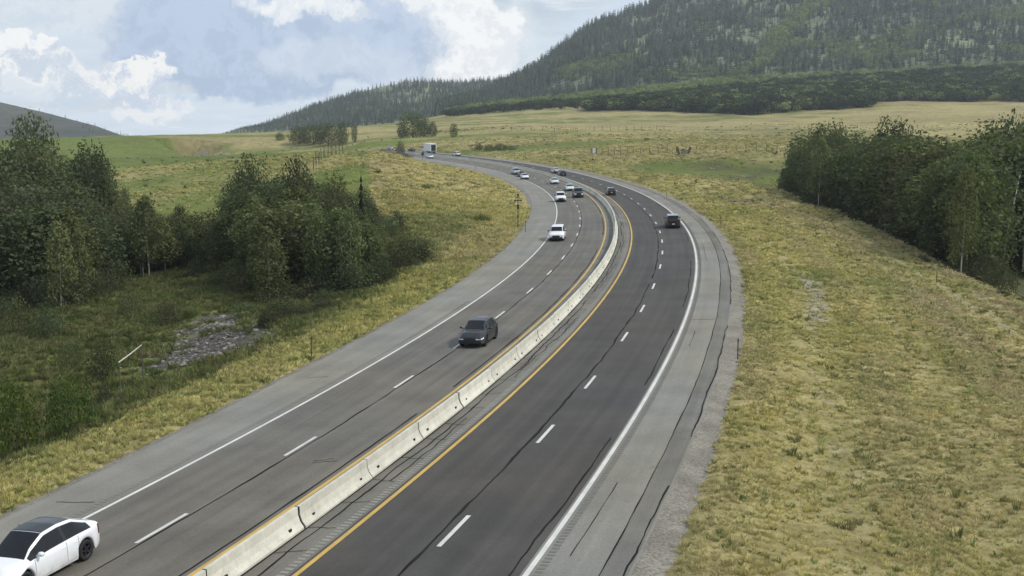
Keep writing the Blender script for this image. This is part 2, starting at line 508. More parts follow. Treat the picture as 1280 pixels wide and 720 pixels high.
def _extend():
    """2 m samples; the ends carry on straight"""
    s = np.arange(-90, 701, 2.0)
    # integrate the heading so that the line stays smooth
    th = np.interp(s, RS, ROAD[:, 2])
    lo, hi = s < RS[0], s > RS[-1]
    th[lo] = ROAD[0, 2] + (s[lo] - RS[0]) * 0.0012
    th[hi] = ROAD[-1, 2] + (s[hi] - RS[-1]) * 0.0009
    ker = np.ones(11) / 11
    th = np.convolve(np.pad(th, 5, mode='edge'), ker, 'valid')
    x = np.concatenate([[0], np.cumsum((np.cos(th[1:]) + np.cos(th[:-1])) / 2 * 2)])
    y = np.concatenate([[0], np.cumsum((np.sin(th[1:]) + np.sin(th[:-1])) / 2 * 2)])
    i0 = int(np.argmin(abs(s)))
    x += ROAD[1, 0] - x[i0]
    y += ROAD[1, 1] - y[i0]
    z = np.interp(s, RS, ROAD[:, 3])
    z[hi] = ROAD[-1, 3] - (s[hi] - RS[-1]) * 0.03
    z = np.convolve(np.pad(z, 7, mode='edge'), np.ones(15) / 15, 'valid')
    # drift correction against the surveyed points
    inside = (s >= RS[0]) & (s <= RS[-1])
    dx = np.interp(s, RS, ROAD[:, 0] - np.interp(RS, s, x))
    dy = np.interp(s, RS, ROAD[:, 1] - np.interp(RS, s, y))
    b = np.convolve(np.pad(np.interp(s, RS, ROAD[:, 4]), 7, mode='edge'), np.ones(15) / 15, 'valid')
    k2 = np.ones(21) / 21
    dx = np.convolve(np.pad(dx, 10, mode='edge'), k2, 'valid')
    dy = np.convolve(np.pad(dy, 10, mode='edge'), k2, 'valid')
    return s, x + dx, y + dy, th, z, b


TS, TX, TY, TT, TZ, TB = _extend()
W_LANE, MED = 3.66, 3.415


def rp(s, off, lift=0.0):
    """point(s) on the road surface, s metres along it and off metres right of the left carriageway's yellow line"""
    s = np.asarray(s, float)
    off = np.asarray(off, float) + 0 * s
    th = np.interp(s, TS, TT)
    x = np.interp(s, TS, TX) + np.sin(th) * off
    y = np.interp(s, TS, TY) - np.cos(th) * off
    z = np.interp(s, TS, TZ) + np.interp(s, TS, TB) * off + lift
    return np.stack([x, y, z], -1)


def road_so(x, y):
    """nearest s and offset for points"""
    x = np.asarray(x, float).ravel()
    y = np.asarray(y, float).ravel()
    S = np.empty_like(x)
    O = np.empty_like(x)
    for i in range(0, len(x), 20000):
        a, b = x[i:i + 20000], y[i:i + 20000]
        d = (a[:, None] - TX[None, ::2]) ** 2 + (b[:, None] - TY[None, ::2]) ** 2
        j = d.argmin(1) * 2
        for _ in range(2):
            th = np.interp(TS[j], TS, TT) if _ == 0 else np.interp(S[i:i + 20000], TS, TT)
            s0 = TS[j] if _ == 0 else S[i:i + 20000]
            px, py = np.interp(s0, TS, TX), np.interp(s0, TS, TY)
            t = (a - px) * np.cos(th) + (b - py) * np.sin(th)
            S[i:i + 20000] = np.clip(s0 + t, TS[0], TS[-1])
        s0 = S[i:i + 20000]
        th = np.interp(s0, TS, TT)
        px, py = np.interp(s0, TS, TX), np.interp(s0, TS, TY)
        lat = (a - px) * np.sin(th) - (b - py) * np.cos(th)
        dist = np.hypot(a - px, b - py)
        O[i:i + 20000] = np.where(lat >= 0, 1, -1) * np.maximum(dist, abs(lat))
    return S, O


def left_edge(s):
    return -np.interp(s, [0, 30, 70, 110, 300], [10.4, 11.2, 11.3, 11.5, 11.7])


# ------------------------------------------------------------------ terrain heights
def surv(px, py, d):
    """a surveyed point: bearing as read off the photograph, distance d along the view axis"""
    a, v = (px - 640) / F_PX * d, (360 - py) / F_PX * d
    cp, sp = math.cos(PITCH), math.sin(PITCH)
    return (a, d * cp + v * sp, CAM_H - d * sp + v * cp)


CP = [surv(*p) for p in [
    # valley on the left and its hillside
    (60, 440, 90), (150, 440, 92), (265, 410, 95), (275, 440, 84), (330, 400, 93), (190, 345, 147), (100, 340, 147), (20, 330, 150),
    (330, 372, 111), (420, 366, 106), (500, 338, 112), (540, 300, 130), (525, 272, 160), (565, 236, 215), (600, 250, 190), (480, 240, 188),
    (440, 218, 215), (505, 207, 232), (470, 199, 245), (430, 195, 250), (508, 199, 262), (480, 190, 275), (460, 190, 270), (400, 200, 245), (525, 206, 258), (455, 187, 320), (545, 222, 225), (250, 270, 200), (300, 230, 255),
    (200, 235, 260), (100, 235, 270), (130, 200, 400), (300, 195, 420), (400, 188, 420), (200, 176, 650), (330, 172, 700), (160, 170, 750),
    (240, 169, 760), (0, 176, 650), (450, 178, 560), (450, 164, 800), (400, 167, 780), (340, 169, 760), (470, 190, 480), (400, 192, 470), (520, 192, 400),
    (555, 215, 280), (610, 232, 240), (20, 440, 88),
    # right of the road, far side
    (560, 178, 520), (520, 172, 580), (640, 171, 550), (700, 190, 390), (700, 175, 480), (640, 158, 700), (590, 161, 640), (760, 161, 700),
    (760, 146, 900), (640, 144, 1000), (560, 149, 1000), (480, 156, 1000), (880, 151, 800), (900, 171, 500), (800, 178, 420), (980, 178, 390),
    (850, 191, 350), (900, 193, 335), (980, 191, 330), (980, 214, 310), (870, 218, 290), (930, 222, 290), (800, 205, 320), (940, 234, 270),
    (760, 212, 270), (820, 215, 258), (860, 222, 244), (920, 228, 234), (1190, 165, 600), (1280, 135, 850), (1100, 140, 850), (930, 147, 800),
    (1000, 270, 165), (1100, 300, 145), (1200, 380, 95), (1100, 450, 70), (1280, 600, 46), (1000, 600, 48), (1000, 400, 84), (1250, 480, 66),
    # crest above the creek, and the creek side behind it
    (985, 240, 222), (1030, 260, 190), (1100, 290, 160), (1150, 316, 138), (1200, 345, 117), (1240, 368, 103), (1285, 393, 91), (1400, 450, 74),
    # slope under the woodland
    (800, 137, 950), (930, 144, 880), (1280, 127, 950), (1280, 84, 1400), (900, 104, 1400), (760, 121, 1400), (640, 134, 1400), (560, 142, 1400),
    (1700, 125, 900), (1700, 80, 1400), (2100, 120, 900), (2100, 60, 1500)]]
for px, py, d in ((985, 240, 222), (1030, 260, 190), (1100, 290, 160), (1150, 316, 138), (1200, 345, 117), (1240, 368, 103), (1285, 393, 91), (1400, 450, 74)):
    p = surv(px, py, d)
    CP.append((p[0] + 9, p[1] + 6, p[2] - 3.2))
    CP.append((p[0] + 24, p[1] + 12, p[2] - 6.2))
    CP.append((p[0] + 60, p[1] + 26, p[2] - 5.0))
CP += [(110, 330, 7), (130, 240, 0), (-100, 60, -5), (-60, 0, -4), (-120, -60, -4), (25, 0, -0.6), (60, 20, -1.5), (120, 0, -6), (0, -80, 0),
       (-200, 150, 0), (-400, 300, 4), (200, 150, -4), (400, 300, 8), (90, 100, -7.5), (-420, 900, 6), (-300, 1200, 2), (-200, 1500, -4), (-900, 1500, -6), (-700, 800, 4), (-500, 1500, -6), (-1100, 1000, 0),
       (0, 1450, 38), (0, 2000, 30), (900, 2000, 150), (-1500, 2000, -10), (-500, 2000, -14), (-900, 2200, -12), (1500, 600, 40), (1500, 2000, 190), (-1500, 300, 0), (1200, 0, 0), (-1200, -100, 0)]
for s in np.arange(-60, 660, 14.0):
    for o, dzz in ((float(left_edge(s)) - 1.0, -0.12), (15.6, -0.15)):
        p = rp(s, o)
        CP.append((p[0], p[1], p[2] + dzz))
for s in range(-10, 100, 12):
    e = float(left_edge(s))
    p = rp(s, e - 6.0)
    CP.append((p[0], p[1], p[2] - 0.55))
    if s < 84:
        p = rp(s, e - 13)
        CP.append((p[0], p[1], p[2] - 2.9))
CP = np.array(CP)
KS = 100.0


def _rbf_fit():
    P = CP[:, :2] / KS
    n = len(P)
    A = np.zeros((n + 3, n + 3))
    r = np.hypot(P[:, None, 0] - P[None, :, 0], P[:, None, 1] - P[None, :, 1])
    A[:n, :n] = -r - np.eye(n) * 0.004
    A[:n, n] = 1
    A[:n, n + 1:] = P
    A[n, :n] = 1
    A[n + 1:, :n] = P.T
    b = np.zeros(n + 3)
    b[:n] = CP[:, 2]
    return np.linalg.solve(A, b)


RBF = _rbf_fit()


def vnoise(x, y, seed=0):
    xi, yi = np.floor(x).astype(int), np.floor(y).astype(int)
    fx, fy = x - xi, y - yi
    fx, fy = fx * fx * (3 - 2 * fx), fy * fy * (3 - 2 * fy)

    def h(a, b):
        v = (a * 374761393 + b * 668265263 + seed * 974711) & 0x7fffffff
        v = ((v ^ (v >> 13)) * 1274126177) & 0x7fffffff
        return ((v ^ (v >> 16)) & 0xffff) / 65535.0
    return (h(xi, yi) * (1 - fx) + h(xi + 1, yi) * fx) * (1 - fy) + (h(xi, yi + 1) * (1 - fx) + h(xi + 1, yi + 1) * fx) * fy


def fbm(x, y, seed=0, oct=4):
    t, a, n = 0, 1.0, 0
    for i in range(oct):
        t = t + a * (vnoise(x * 2 ** i, y * 2 ** i, seed + i) - 0.5)
        n += a
        a *= 0.55
    return t / n


def sm(e0, e1, v):
    t = np.clip((v - e0) / (e1 - e0), 0, 1)
    return t * t * (3 - 2 * t)


TRACK = np.array([surv(*q)[:2] for q in ((930, 250, 200), (1000, 272, 172), (1060, 292, 155), (1130, 330, 124), (1200, 380, 97), (1270, 420, 82), (1400, 500, 62))])[::-1]


def track_x(y):
    return np.interp(y, TRACK[:, 1], TRACK[:, 0]), (y > TRACK[0, 1]) & (y < TRACK[-1, 1])


def terr_full(x, y):
    x = np.asarray(x, float).ravel()
    y = np.asarray(y, float).ravel()
    P = CP[:, :2] / KS
    z = np.empty_like(x)
    for i in range(0, len(x), 20000):
        a, b = x[i:i + 20000] / KS, y[i:i + 20000] / KS
        r = np.sqrt((a[:, None] - P[None, :, 0]) ** 2 + (b[:, None] - P[None, :, 1]) ** 2 + 0.0004)
        z[i:i + 20000] = -(r @ RBF[:len(P)]) + RBF[len(P)] + a * RBF[-2] + b * RBF[-1]
    trk, on = track_x(y)
    z = z + on * (0.55 * np.exp(-((x - trk - 4.2) / 1.7) ** 2) - 0.22 * np.exp(-((x - trk - 1.1) / 1.3) ** 2))
    S, O = road_so(x, y)
    le = left_edge(S)
    out = np.where(O < 0, le - O, O - 14.0)           # metres outside the pavement
    dist = np.hypot(x, y)
    rough = sm(2.0, 12.0, out)
    z = z + np.where(O > 0, 1, 0) * sm(6, 12, out) * sm(34, 26, out) * 0.16 * np.sin(out * 0.95) * (y < 200)
    z = z + rough * (0.9 * fbm(x / 22, y / 22, 3) + 0.35 * fbm(x / 4.5, y / 4.5, 9)) * np.clip(1 + dist / 600, 1, 3)
    zr = np.interp(S, TS, TZ) + np.interp(S, TS, TB) * np.clip(O, -14, 16)
    cor = sm(5.0, 1.2, out)
    g0 = np.where(O < 0, 0.25, 0.6)
    near = -0.40 + 0.34 * np.clip((out - g0) / 0.6, 0, 1)
    z = z * (1 - cor) + (zr + near) * cor
    return z, S, O, out


def ground_z(x, y):
    return float(terr_full([x], [y])[0][0])


def axis(lim, fine, step, growth):
    v = [0.0]
    while v[-1] < lim:
        v.append(v[-1] + (step if v[-1] < fine else step + (v[-1] - fine) * growth))
    return np.array(v)


ax = axis(1900, 55, 0.85, 0.024)
gx = np.concatenate([-ax[::-1][:-1], ax])
ay = axis(2300, 95, 0.85, 0.0105)
gy = np.concatenate([-axis(140, 20, 2.0, 0.06)[::-1][:-1], ay])
GX, GY = np.meshgrid(gx, gy)
gz, gS, gO, gout = terr_full(GX, GY)
nx, ny = len(gx), len(gy)
idx = np.arange(nx * ny).reshape(ny, nx)
Q = np.stack([idx[:-1, :-1], idx[:-1, 1:], idx[1:, 1:], idx[1:, :-1]], -1).reshape(-1, 4)
V = np.stack([GX.ravel(), GY.ravel(), gz], 1)
me = fast_mesh('ground', V, Q)
me.polygons.foreach_set('use_smooth', np.ones(len(Q), bool))


def cover(x, y, S, O, out):
    """green, bare, brush fractions from where the ground lies"""
    d = np.hypot(x, y)
    n = fbm(x / 30, y / 30, 21)
    green = 0.30 + 0.5 * n
    bare = np.zeros_like(x) - 0.25
    brush = np.zeros_like(x) - 0.3
    right = O > 0
    left = ~right
    # verge stripes beside the pavement
    green = np.where(out < 6, 0.16 + 0.5 * n, green)
    green = np.where(right & (d < 200), 0.20 + 0.7 * fbm(x / 14, y / 20, 23) + 0.10 * np.cos(out * 0.9), green)
    bare = np.where(right & (out < 2.2), 1.0 - out * 0.55, bare)
    bare = np.where(left & (out < 1.0), 0.9 - out * 0.9, bare)
    # thin, stony strip in the right verge
    strip = right & (d < 120)
    bare = np.where(strip, np.maximum(bare, 0.50 * np.exp(-((out - 6.3 - 0.8 * np.sin(S / 9)) / 1.4) ** 2) + 0.30 * np.exp(-((out - 12.5 - 1.0 * np.sin(S / 13)) / 0.9) ** 2) - 0.05 + 0.8 * fbm(x / 6, y / 9, 27)), bare)
    # left valley floor: brushy and green
    val = left & (out > 6.5) & (y < 175)
    w = sm(6.0, 9.5, out) * sm(190, 150, y)
    green = np.where(left, green * (1 - w) + w * (0.75 + n * .5), green)
    brush = np.where(left, brush * (1 - w) + w * (0.40 + 0.8 * fbm(x / 9, y / 9, 31)), brush)
    # gravel wash
    washed = np.where(left & (out > 5.5) & (d < 130), 1.0, 0.0)
    for px, py, dd, r, a in ((268, 402, 96, 4.3, 1.15), (262, 425, 89, 5.2, 0.95), (322, 418, 91, 4.0, 0.62), (240, 445, 84, 5.0, 0.95), (285, 440, 86, 5.0, 0.95), (270, 385, 101, 3.5, 0.9), (365, 395, 96, 4.0, 0.55), (235, 450, 82, 4.0, 0.6), (190, 480, 76, 3.0, 0.4)):
        q = surv(px, py, dd)
        e = np.exp(-((x - q[0]) ** 2 + (y - q[1]) ** 2) / r ** 2)
        bare = np.maximum(bare, a * e * 1.1 - 0.1)
        brush = brush - 0.9 * e
    # green meadow far left, green swale and bank beyond the right verge
    md = left & (y > 330)
    green = np.where(md, 0.95 + 0.7 * fbm(x / 90, y / 45, 15) + .3 * n, green)
    gs = right & (y > 200)
    bankw = np.exp(-((x - 62) / 34) ** 4 - ((y - 302) / 34) ** 4)
    green = np.where(gs, 0.36 + 0.45 * n + 0.35 * bankw + 0.6 * bankw * fbm(x / 16, y / 22, 19), green)
    past = right & (y > 420)
    green = np.where(past, 0.32 + 1.1 * fbm(x / 160, y / 26, 5) + 0.10 * (x < 40), green)
    brush = np.where(right & (y > 330), -0.10 + 0.85 * fbm(x / 110, y / 22, 8), brush)
    bare = np.where(past, np.maximum(bare, -0.15 + 0.9 * fbm(x / 200, y / 15, 14)), bare)
    bare = np.where(right & (bankw > .3), np.maximum(bare, 0.12 + 1.0 * fbm(x / 9, y / 14, 17)), bare)
    brush = np.where(right & (bankw > .1), bankw * (0.40 + 0.9 * fbm(x / 12, y / 18, 37)), brush)
    # creek side, right
    cw = sm(46, 60, x - (y - 100) * 0.1) * sm(330, 230, y) * sm(30, 80, y)
    brush = np.where(right, brush * (1 - cw) + cw * 0.8, brush)
    # knoll inside the bend: dry
    kn = left & (y > 170) & (y < 330) & (x > -75)
    green = np.where(kn, 0.16 + 0.6 * n, green)
    lowm = left & (y > 150) & (x < -0.13 * y)
    green = np.where(lowm, np.where(y < 330, 0.55 + 0.5 * n, green), green)
    # old two-track along the crest
    trx, on = track_x(y)
    tr = np.exp(-((x - trx) / 0.55) ** 2) + 0.8 * np.exp(-((x - trx - 2.2) / 0.5) ** 2)
    tr = tr * on
    brush = np.maximum(brush, on * right * (0.55 * np.exp(-((x - trx - 1.1) / .5) ** 2) - .15))
    brush = np.where(right & (S > 35) & (S < 150), np.maximum(brush, 0.62 * np.exp(-((out - 14 - 1.5 * np.sin(S / 17)) / 1.1) ** 2) - .2), brush)
    bare = np.maximum(bare, tr * 0.85 - 0.1)
    return np.stack([green, bare, brush, washed], 1)


CV = np.clip(cover(GX.ravel(), GY.ravel(), gS, gO, gout), 0, 1)
ca = me.color_attributes.new('cover', 'FLOAT_COLOR', 'POINT')
ca.data.foreach_set('color', CV.astype(np.float32).ravel())
g = link('ground', me, M['ground'])
tag(g, 'dry yellow and green grassland rolling away on both sides of the highway', 'ground', kind='structure')


# ------------------------------------------------------------------ mountains
def ridge_mesh(name, cols, nu, nt, back, rough, seed):
    """cols: rows (px, base py, base distance, ridge py, ridge distance). A hillside from foot to ridge and down behind."""
    cols = np.array(cols, float)
    px = np.linspace(cols[0, 0], cols[-1, 0], nu)
    bp = [np.interp(px, cols[:, 0], cols[:, k]) for k in range(1, 5)]
    B = np.array([surv(a, b, d) for a, b, d in zip(px, bp[0], bp[1])])
    Rg = np.array([surv(a, b, d) for a, b, d in zip(px, bp[2], bp[3])])
    t = np.linspace(-0.25, 1.45, nt)
    V = np.zeros((nt, nu, 3))
    for i, tt in enumerate(t):
        P = B + (Rg - B) * tt
        z = B[:, 2] + (Rg[:, 2] - B[:, 2]) * (tt if tt < 0 else (tt ** 0.92 if tt <= 1 else 1 - (tt - 1) * back))
        V[i, :, 0], V[i, :, 1] = P[:, 0], P[:, 1]
        V[i, :, 2] = z + (0 if tt < 0 else math.sin(math.pi * min(tt, 1.0)) + (0.12 if tt > 0.8 else 0)) * rough * (
            fbm(P[:, 0] / 260 + P[:, 1] / 900, P[:, 1] / 1100, seed) * 1.6 + 0.5 * fbm(P[:, 0] / 70, P[:, 1] / 110, seed + 5))
    idx = np.arange(nt * nu).reshape(nt, nu)
    Q = np.stack([idx[:-1, :-1], idx[:-1, 1:], idx[1:, 1:], idx[1:, :-1]], -1).reshape(-1, 4)
    me = fast_mesh(name, V.reshape(-1, 3), Q)
    me.polygons.foreach_set('use_smooth', np.ones(len(Q), bool))
    return me, V, t


def hill_mat(name, a, b, c):
    m, N = new_mat(name)
    pos = N.n('ShaderNodeNewGeometry').outputs['Position']
    n1 = N.noise(pos, 0.006, 6, 0.62)
    n2 = N.noise(pos, 0.05, 5, 0.65)
    col = N.mix(N.ramp(n1, 0.42, 0.60), a, b)
    col = N.mix(N.ramp(n2, 0.5, 0.68), col, c)
    finish(N, col, 0.95, bump=n2, bump_d=6.0, spec=0.1)
    return m


M['slope'] = hill_mat('mountain slope cover', (0.150, 0.172, 0.100), (0.235, 0.260, 0.150), (0.110, 0.130, 0.078))
M['far_hill'] = hill_mat('hill cover', (0.060, 0.066, 0.048), (0.095, 0.092, 0.066), (0.030, 0.038, 0.028))
MOUNT = [(545, 150, 1500, 146, 1560), (590, 139, 1500, 128, 1640), (640, 134, 1480, 101, 1800), (665, 131, 1470, 90, 1850), (700, 128, 1450, 62, 1980), (735, 123, 1440, 34, 2080),
         (765, 119, 1420, 22, 2120), (805, 115, 1410, 8, 2180), (830, 113, 1400, -8, 2230), (900, 106, 1400, -34, 2350), (1000, 100, 1400, -44, 2450),
         (1280, 84, 1400, -52, 2550), (1500, 75, 1400, -60, 2600), (1700, 70, 1400, -50, 2600)]
me, MV, Mt = ridge_mesh('mountain', MOUNT, 260, 110, 0.8, 34, 40)
tag(link('mountain', me, M['slope']), 'steep mountainside covered in conifers at the right', 'mountain', kind='structure')
RIDGE = [(60, 180, 1900, 190, 2500), (200, 180, 1900, 184, 2500), (270, 174, 1800, 171, 2400), (300, 168, 1750, 161, 2350), (330, 167, 1700, 154, 2300), (400, 164, 1650, 131, 2300), (450, 160, 1600, 115, 2350), (480, 158, 1600, 107, 2400),
         (520, 156, 1600, 102, 2450), (570, 153, 1620, 104, 2500), (620, 148, 1700, 100, 2500), (665, 144, 1800, 95, 2500), (740, 140, 1900, 80, 2600), (860, 135, 2000, 60, 2700)]
me, RV, Rt = ridge_mesh('mountain_ridge', RIDGE, 160, 80, 0.8, 22, 60)
tag(link('mountain_ridge', me, M['slope']), 'lower forested ridge behind the fields, left of the steep mountain', 'ridge', kind='structure')
HILL = [(-560, 179, 1900, 179, 2650), (-400, 179, 1900, 110, 2650), (-250, 178, 1900, 96, 2600), (-60, 176, 1900, 113, 2500), (0, 175, 1900, 127, 2450), (60, 174, 1900, 141, 2400), (120, 173, 1900, 157, 2350), (152, 173, 1900, 169, 2300),
        (175, 174, 1900, 178, 2300), (240, 176, 1900, 184, 2300)]
me, HV, Ht = ridge_mesh('hill', HILL, 120, 60, 0.8, 14, 80)
tag(link('hill', me, M['far_hill']), 'dark sage covered hill on the far left skyline', 'hill', kind='structure')


# ------------------------------------------------------------------ road surfaces
def ribbon(name, o0, o1, s0, s1, lift, mat, parent=None, ds=2.0, cuts=1, lift1=None):
    s = [s0] + [v for v in np.arange(math.ceil(s0 / ds) * ds, s1, ds) if v > s0 + 1e-6] + [s1]
    s = np.array(s)
    rows = []
    for k in range(cuts + 1):
        f = k / cuts
        a = o0(s) if callable(o0) else np.full_like(s, o0)
        b = o1(s) if callable(o1) else np.full_like(s, o1)
        rows.append((a + (b - a) * f, lift if lift1 is None else lift + (lift1 - lift) * f))
    V = np.stack([rp(s, o, l) for o, l in rows], 1)
    n, k = len(s), cuts + 1
    idx = np.arange(n * k).reshape(n, k)
    Q = np.stack([idx[:-1, :-1], idx[:-1, 1:], idx[1:, 1:], idx[1:, :-1]], -1).reshape(-1, 4)
    me = fast_mesh(name, V.reshape(-1, 3), Q)
    uv = me.uv_layers.new(name='UVMap')
    U = np.stack([np.stack([o for o, l in rows], 1), np.repeat(s[:, None], k, 1)], -1).reshape(-1, 2)
    uv.data.foreach_set('uv', U[Q.ravel()].astype(np.float32).ravel())
    return link(name, me, mat, parent)


S0, S1 = -70.0, 640.0
road = ribbon('road', left_edge, 14.0, S0, S1, 0.0, M['shoulder'], cuts=4)
tag(road, 'divided four lane highway curving left into the distance', 'road', kind='structure')
ribbon('lane_surface', -7.5, -0.16, S0, S1, 0.004, M['lane_old'], road, cuts=2)
ribbon('lane_surface', 3.20, 10.55, S0, S1, 0.004, M['lane_new'], road, cuts=2)
ribbon('median_surface', -0.16, 3.20, S0, S1, 0.004, M['median'], road, cuts=1)
for o, mt, w in ((-2 * W_LANE, 'white_line', .16), (0.0, 'yellow_line', .16), (MED, 'yellow_line', .16), (MED + 2 * W_LANE, 'white_line', .17)):
    ribbon('edge_line', o - w / 2 - .01, o + w / 2 + .01, S0, S1, 0.009, M[mt], road)
dash_r = [8 - 12.2 * k for k in range(6, 0, -1)] + [8, 21, 32, 45.5, 57, 68.5, 81, 92, 103, 113.5, 125.5, 138, 150.5, 162.5, 175] + [187.5 + 12.19 * k for k in range(34)]
dash_l = [6 - 12.2 * k for k in range(6, 0, -1)] + [6, 17, 30.5, 41.8, 53.3, 65.5, 77, 89, 100.7, 112.8, 124.3, 136, 148.6] + [160.8 + 12.19 * k for k in range(36)]
for o, L in ((MED + W_LANE + .03, dash_r), (-W_LANE, dash_l)):
    for c in L:
        jit = random.uniform(-.1, .1)
        ribbon('lane_dash', o - .085, o + .085, c - 1.6 + jit, c + 1.6 + jit, 0.0155, M['white_line'], road)


def wander(o, amp, seed, s0=S0, s1=300.0, w=0.035, lift=0.0125, gaps=0.0, ds=0.4):
    """a narrow uneven dark strip along the road: sealed cracks, and the barrier foot line"""
    s = np.arange(s0, s1, ds)
    off = o + amp * (fbm(s / 6.0, s * 0 + seed, seed, 5) * 2 + 0.6 * fbm(s / 1.1, s * 0 + seed, seed + 3, 3))
    hw = w * (0.6 + 1.5 * np.clip(vnoise(s / 1.7, s * 0 + seed * 3.1, seed + 9), 0, 1))
    A, B = rp(s, off - hw, lift), rp(s, off + hw, lift)
    V = np.stack([A, B], 1).reshape(-1, 3)
    i = np.arange(len(s) - 1)
    keep = vnoise(i / 22.0, i * 0.0 + seed, seed + 4) > gaps
    i = i[keep]
    Q = np.stack([2 * i, 2 * i + 1, 2 * i + 3, 2 * i + 2], 1)
    o_ = link('crack_seal_and_dark_line', fast_mesh('crack_seal_and_dark_line', V, Q), M['seal'], road)
    return o_


wander(-W_LANE + .20, .10, 1, w=.032)
wander(MED + W_LANE - .42, .16, 2, w=.040, gaps=0.12)
wander(MED + 2 * W_LANE - .50, .14, 3, w=.030, gaps=0.35)
wander(-0.34, .05, 4, w=.035, gaps=0.2)
wander(1.70, .02, 21, w=.03)  # thin dark line following the right foot of the barrier
wander(2.15, .22, 5, w=.028, gaps=0.15)
wander(2.45, .25, 6, w=.020, gaps=0.4, s1=140)
ribbon('pavement_edge_strip', 13.0, 13.9, S0, S1, 0.004, M['median'], road)
wander(13.0, .06, 7, w=.017)
wander(11.75, .05, 8, w=.012, gaps=0.66)
wander(13.86, .18, 18, w=.026, gaps=0.4, lift=0.006)
# cross cracks in the median and on the right shoulder, short skid and patch marks
cross = [(s, 1.75, 2.75, 9) for s in np.arange(-8, 110, 3.05)] + [(s, 11.2, 13.0, 10) for s in (52, 96, 111, 131, 158)] + [(14.5, -1.9, -0.9, 11), (15.4, -2.0, -1.2, 12), (104, 0.0 - 3.4, -0.3, 13), (7.5, -9.8, -8.2, 14), (31, -9.9, -8.7, 15), (5.2, -9.4, -8.0, 16)]
for k, (s, a, b, sd) in enumerate(cross):
    t = np.linspace(0, 1, 8)
    ss = s + random.uniform(-.5, .5) + (0.25 + random.uniform(-.4, .4)) * t + 0.25 * fbm(t * 4, t * 0 + k, sd + k, 3)
    oo = a + (b - a) * t
    hw = 0.022 if b < 5 else 0.035
    V = np.stack([rp(ss - hw, oo, .0135), rp(ss + hw, oo, .0135)], 1).reshape(-1, 3)
    i = np.arange(7)
    link('crack_seal_and_dark_line', fast_mesh('crack_seal_and_dark_line', V, np.stack([2 * i, 2 * i + 2, 2 * i + 3, 2 * i + 1], 1)), M['seal'], road)


def rumble(o, w, s0, s1, mat, step=0.30, l=0.17):
    Vs = []
    for s in np.arange(s0, s1, step):
        for a, b in ((s, o - w / 2), (s, o + w / 2), (s + l, o + w / 2), (s + l, o - w / 2)):
            Vs.append((a, b))
    Vs = np.array(Vs)
    V = rp(Vs[:, 0], Vs[:, 1], 0.0115)
    r = link('rumble_strip', fast_mesh('rumble_strip', V, np.arange(len(V)).reshape(-1, 4)), mat, road)
    r['kind'] = 'stuff'


rumble(2.95, .30, -30, 120, M['rumble_light'])
rumble(11.08, .26, -30, 130, M['rumble'])
rumble(-7.85, .30, -30, 60, M['shoulder'])
gr = ribbon('gravel_shoulder', 13.98, 15.7, S0, S1, 0.0, M['gravel'], cuts=2, lift1=-0.26)
tag(gr, 'grey gravel strip along the outer right edge of the pavement', 'gravel', kind='structure')
gl = ribbon('gravel_shoulder', lambda s: left_edge(s) - 1.1, lambda s: left_edge(s) + 0.02, S0, S1, -0.22, M['gravel'], cuts=2, lift1=0.0)
tag(gl, 'thin grey gravel strip along the left edge of the pavement', 'gravel', kind='structure')

# ------------------------------------------------------------------ median barrier
bar = thing('median_barrier', 'long pale concrete median barrier following the curve between the yellow lines', 'barrier', tuple(rp(0, 1.3)))
PROF = [(-.31, 0.0), (-.31, .08), (-.17, .26), (-.085, .50), (-.075, .81), (.075, .81), (.085, .50), (.17, .26), (.31, .08), (.31, 0.0)]
bi = bar.matrix_world.inverted()
bar_loc = np.array(bar.location)
slot_me = MB().box((0, 0, 0), (.05, .16, .10)).mesh('lift_slot')
slot_me.materials.append(M['trim'])
BSTEP = 6.05
for k in range(-5, 72):
    sa, sb = 0.95 + BSTEP * k + .05, 0.95 + BSTEP * (k + 1) - .05
    ss = np.linspace(sa, sb, 4)
    jo, jz = random.uniform(-.02, .02), random.uniform(-.012, .012)
    V = []
    for s in ss:
        for o, z in PROF:
            V.append(rp(s, 1.34 + o + jo, z + .002 + (jz if z > .3 else 0)) - bar_loc)
    n = len(PROF)
    Fq = []
    for i in range(3):
        for j in range(n - 1):
            a = i * n + j
            Fq.append([a, a + 1, a + n + 1, a + n])
    Fq.append(list(range(n)))
    Fq.append([3 * n + j for j in range(n)][::-1])
    sec = link('barrier_section', mesh_np('barrier_section', V, Fq), M['concrete'], bar)
    if k <= 22:
        V = []
        for s in (sa - .10, sa):
            for o, z in PROF:
                V.append(rp(s, 1.34 + o * .88, z * .97 + .002) - bar_loc)
        Fj = [[j, j + 1, n + j + 1, n + j] for j in range(n - 1)] + [list(range(n)), [n + j for j in range(n)][::-1]]
        link('joint_filler', mesh_np('joint_filler', V, Fj), M['seal'], bar)
    if -2 <= k <= 16:
        for s in (sa + .85, sb - .85):
            p = rp(s, 1.34 + .20, .24) - bar_loc
            sl = link('lift_slot', slot_me, None, sec)
            sl.location = tuple(p)
            sl.rotation_euler = (0, 0, float(np.interp(s, TS, TT)) - math.pi / 2)


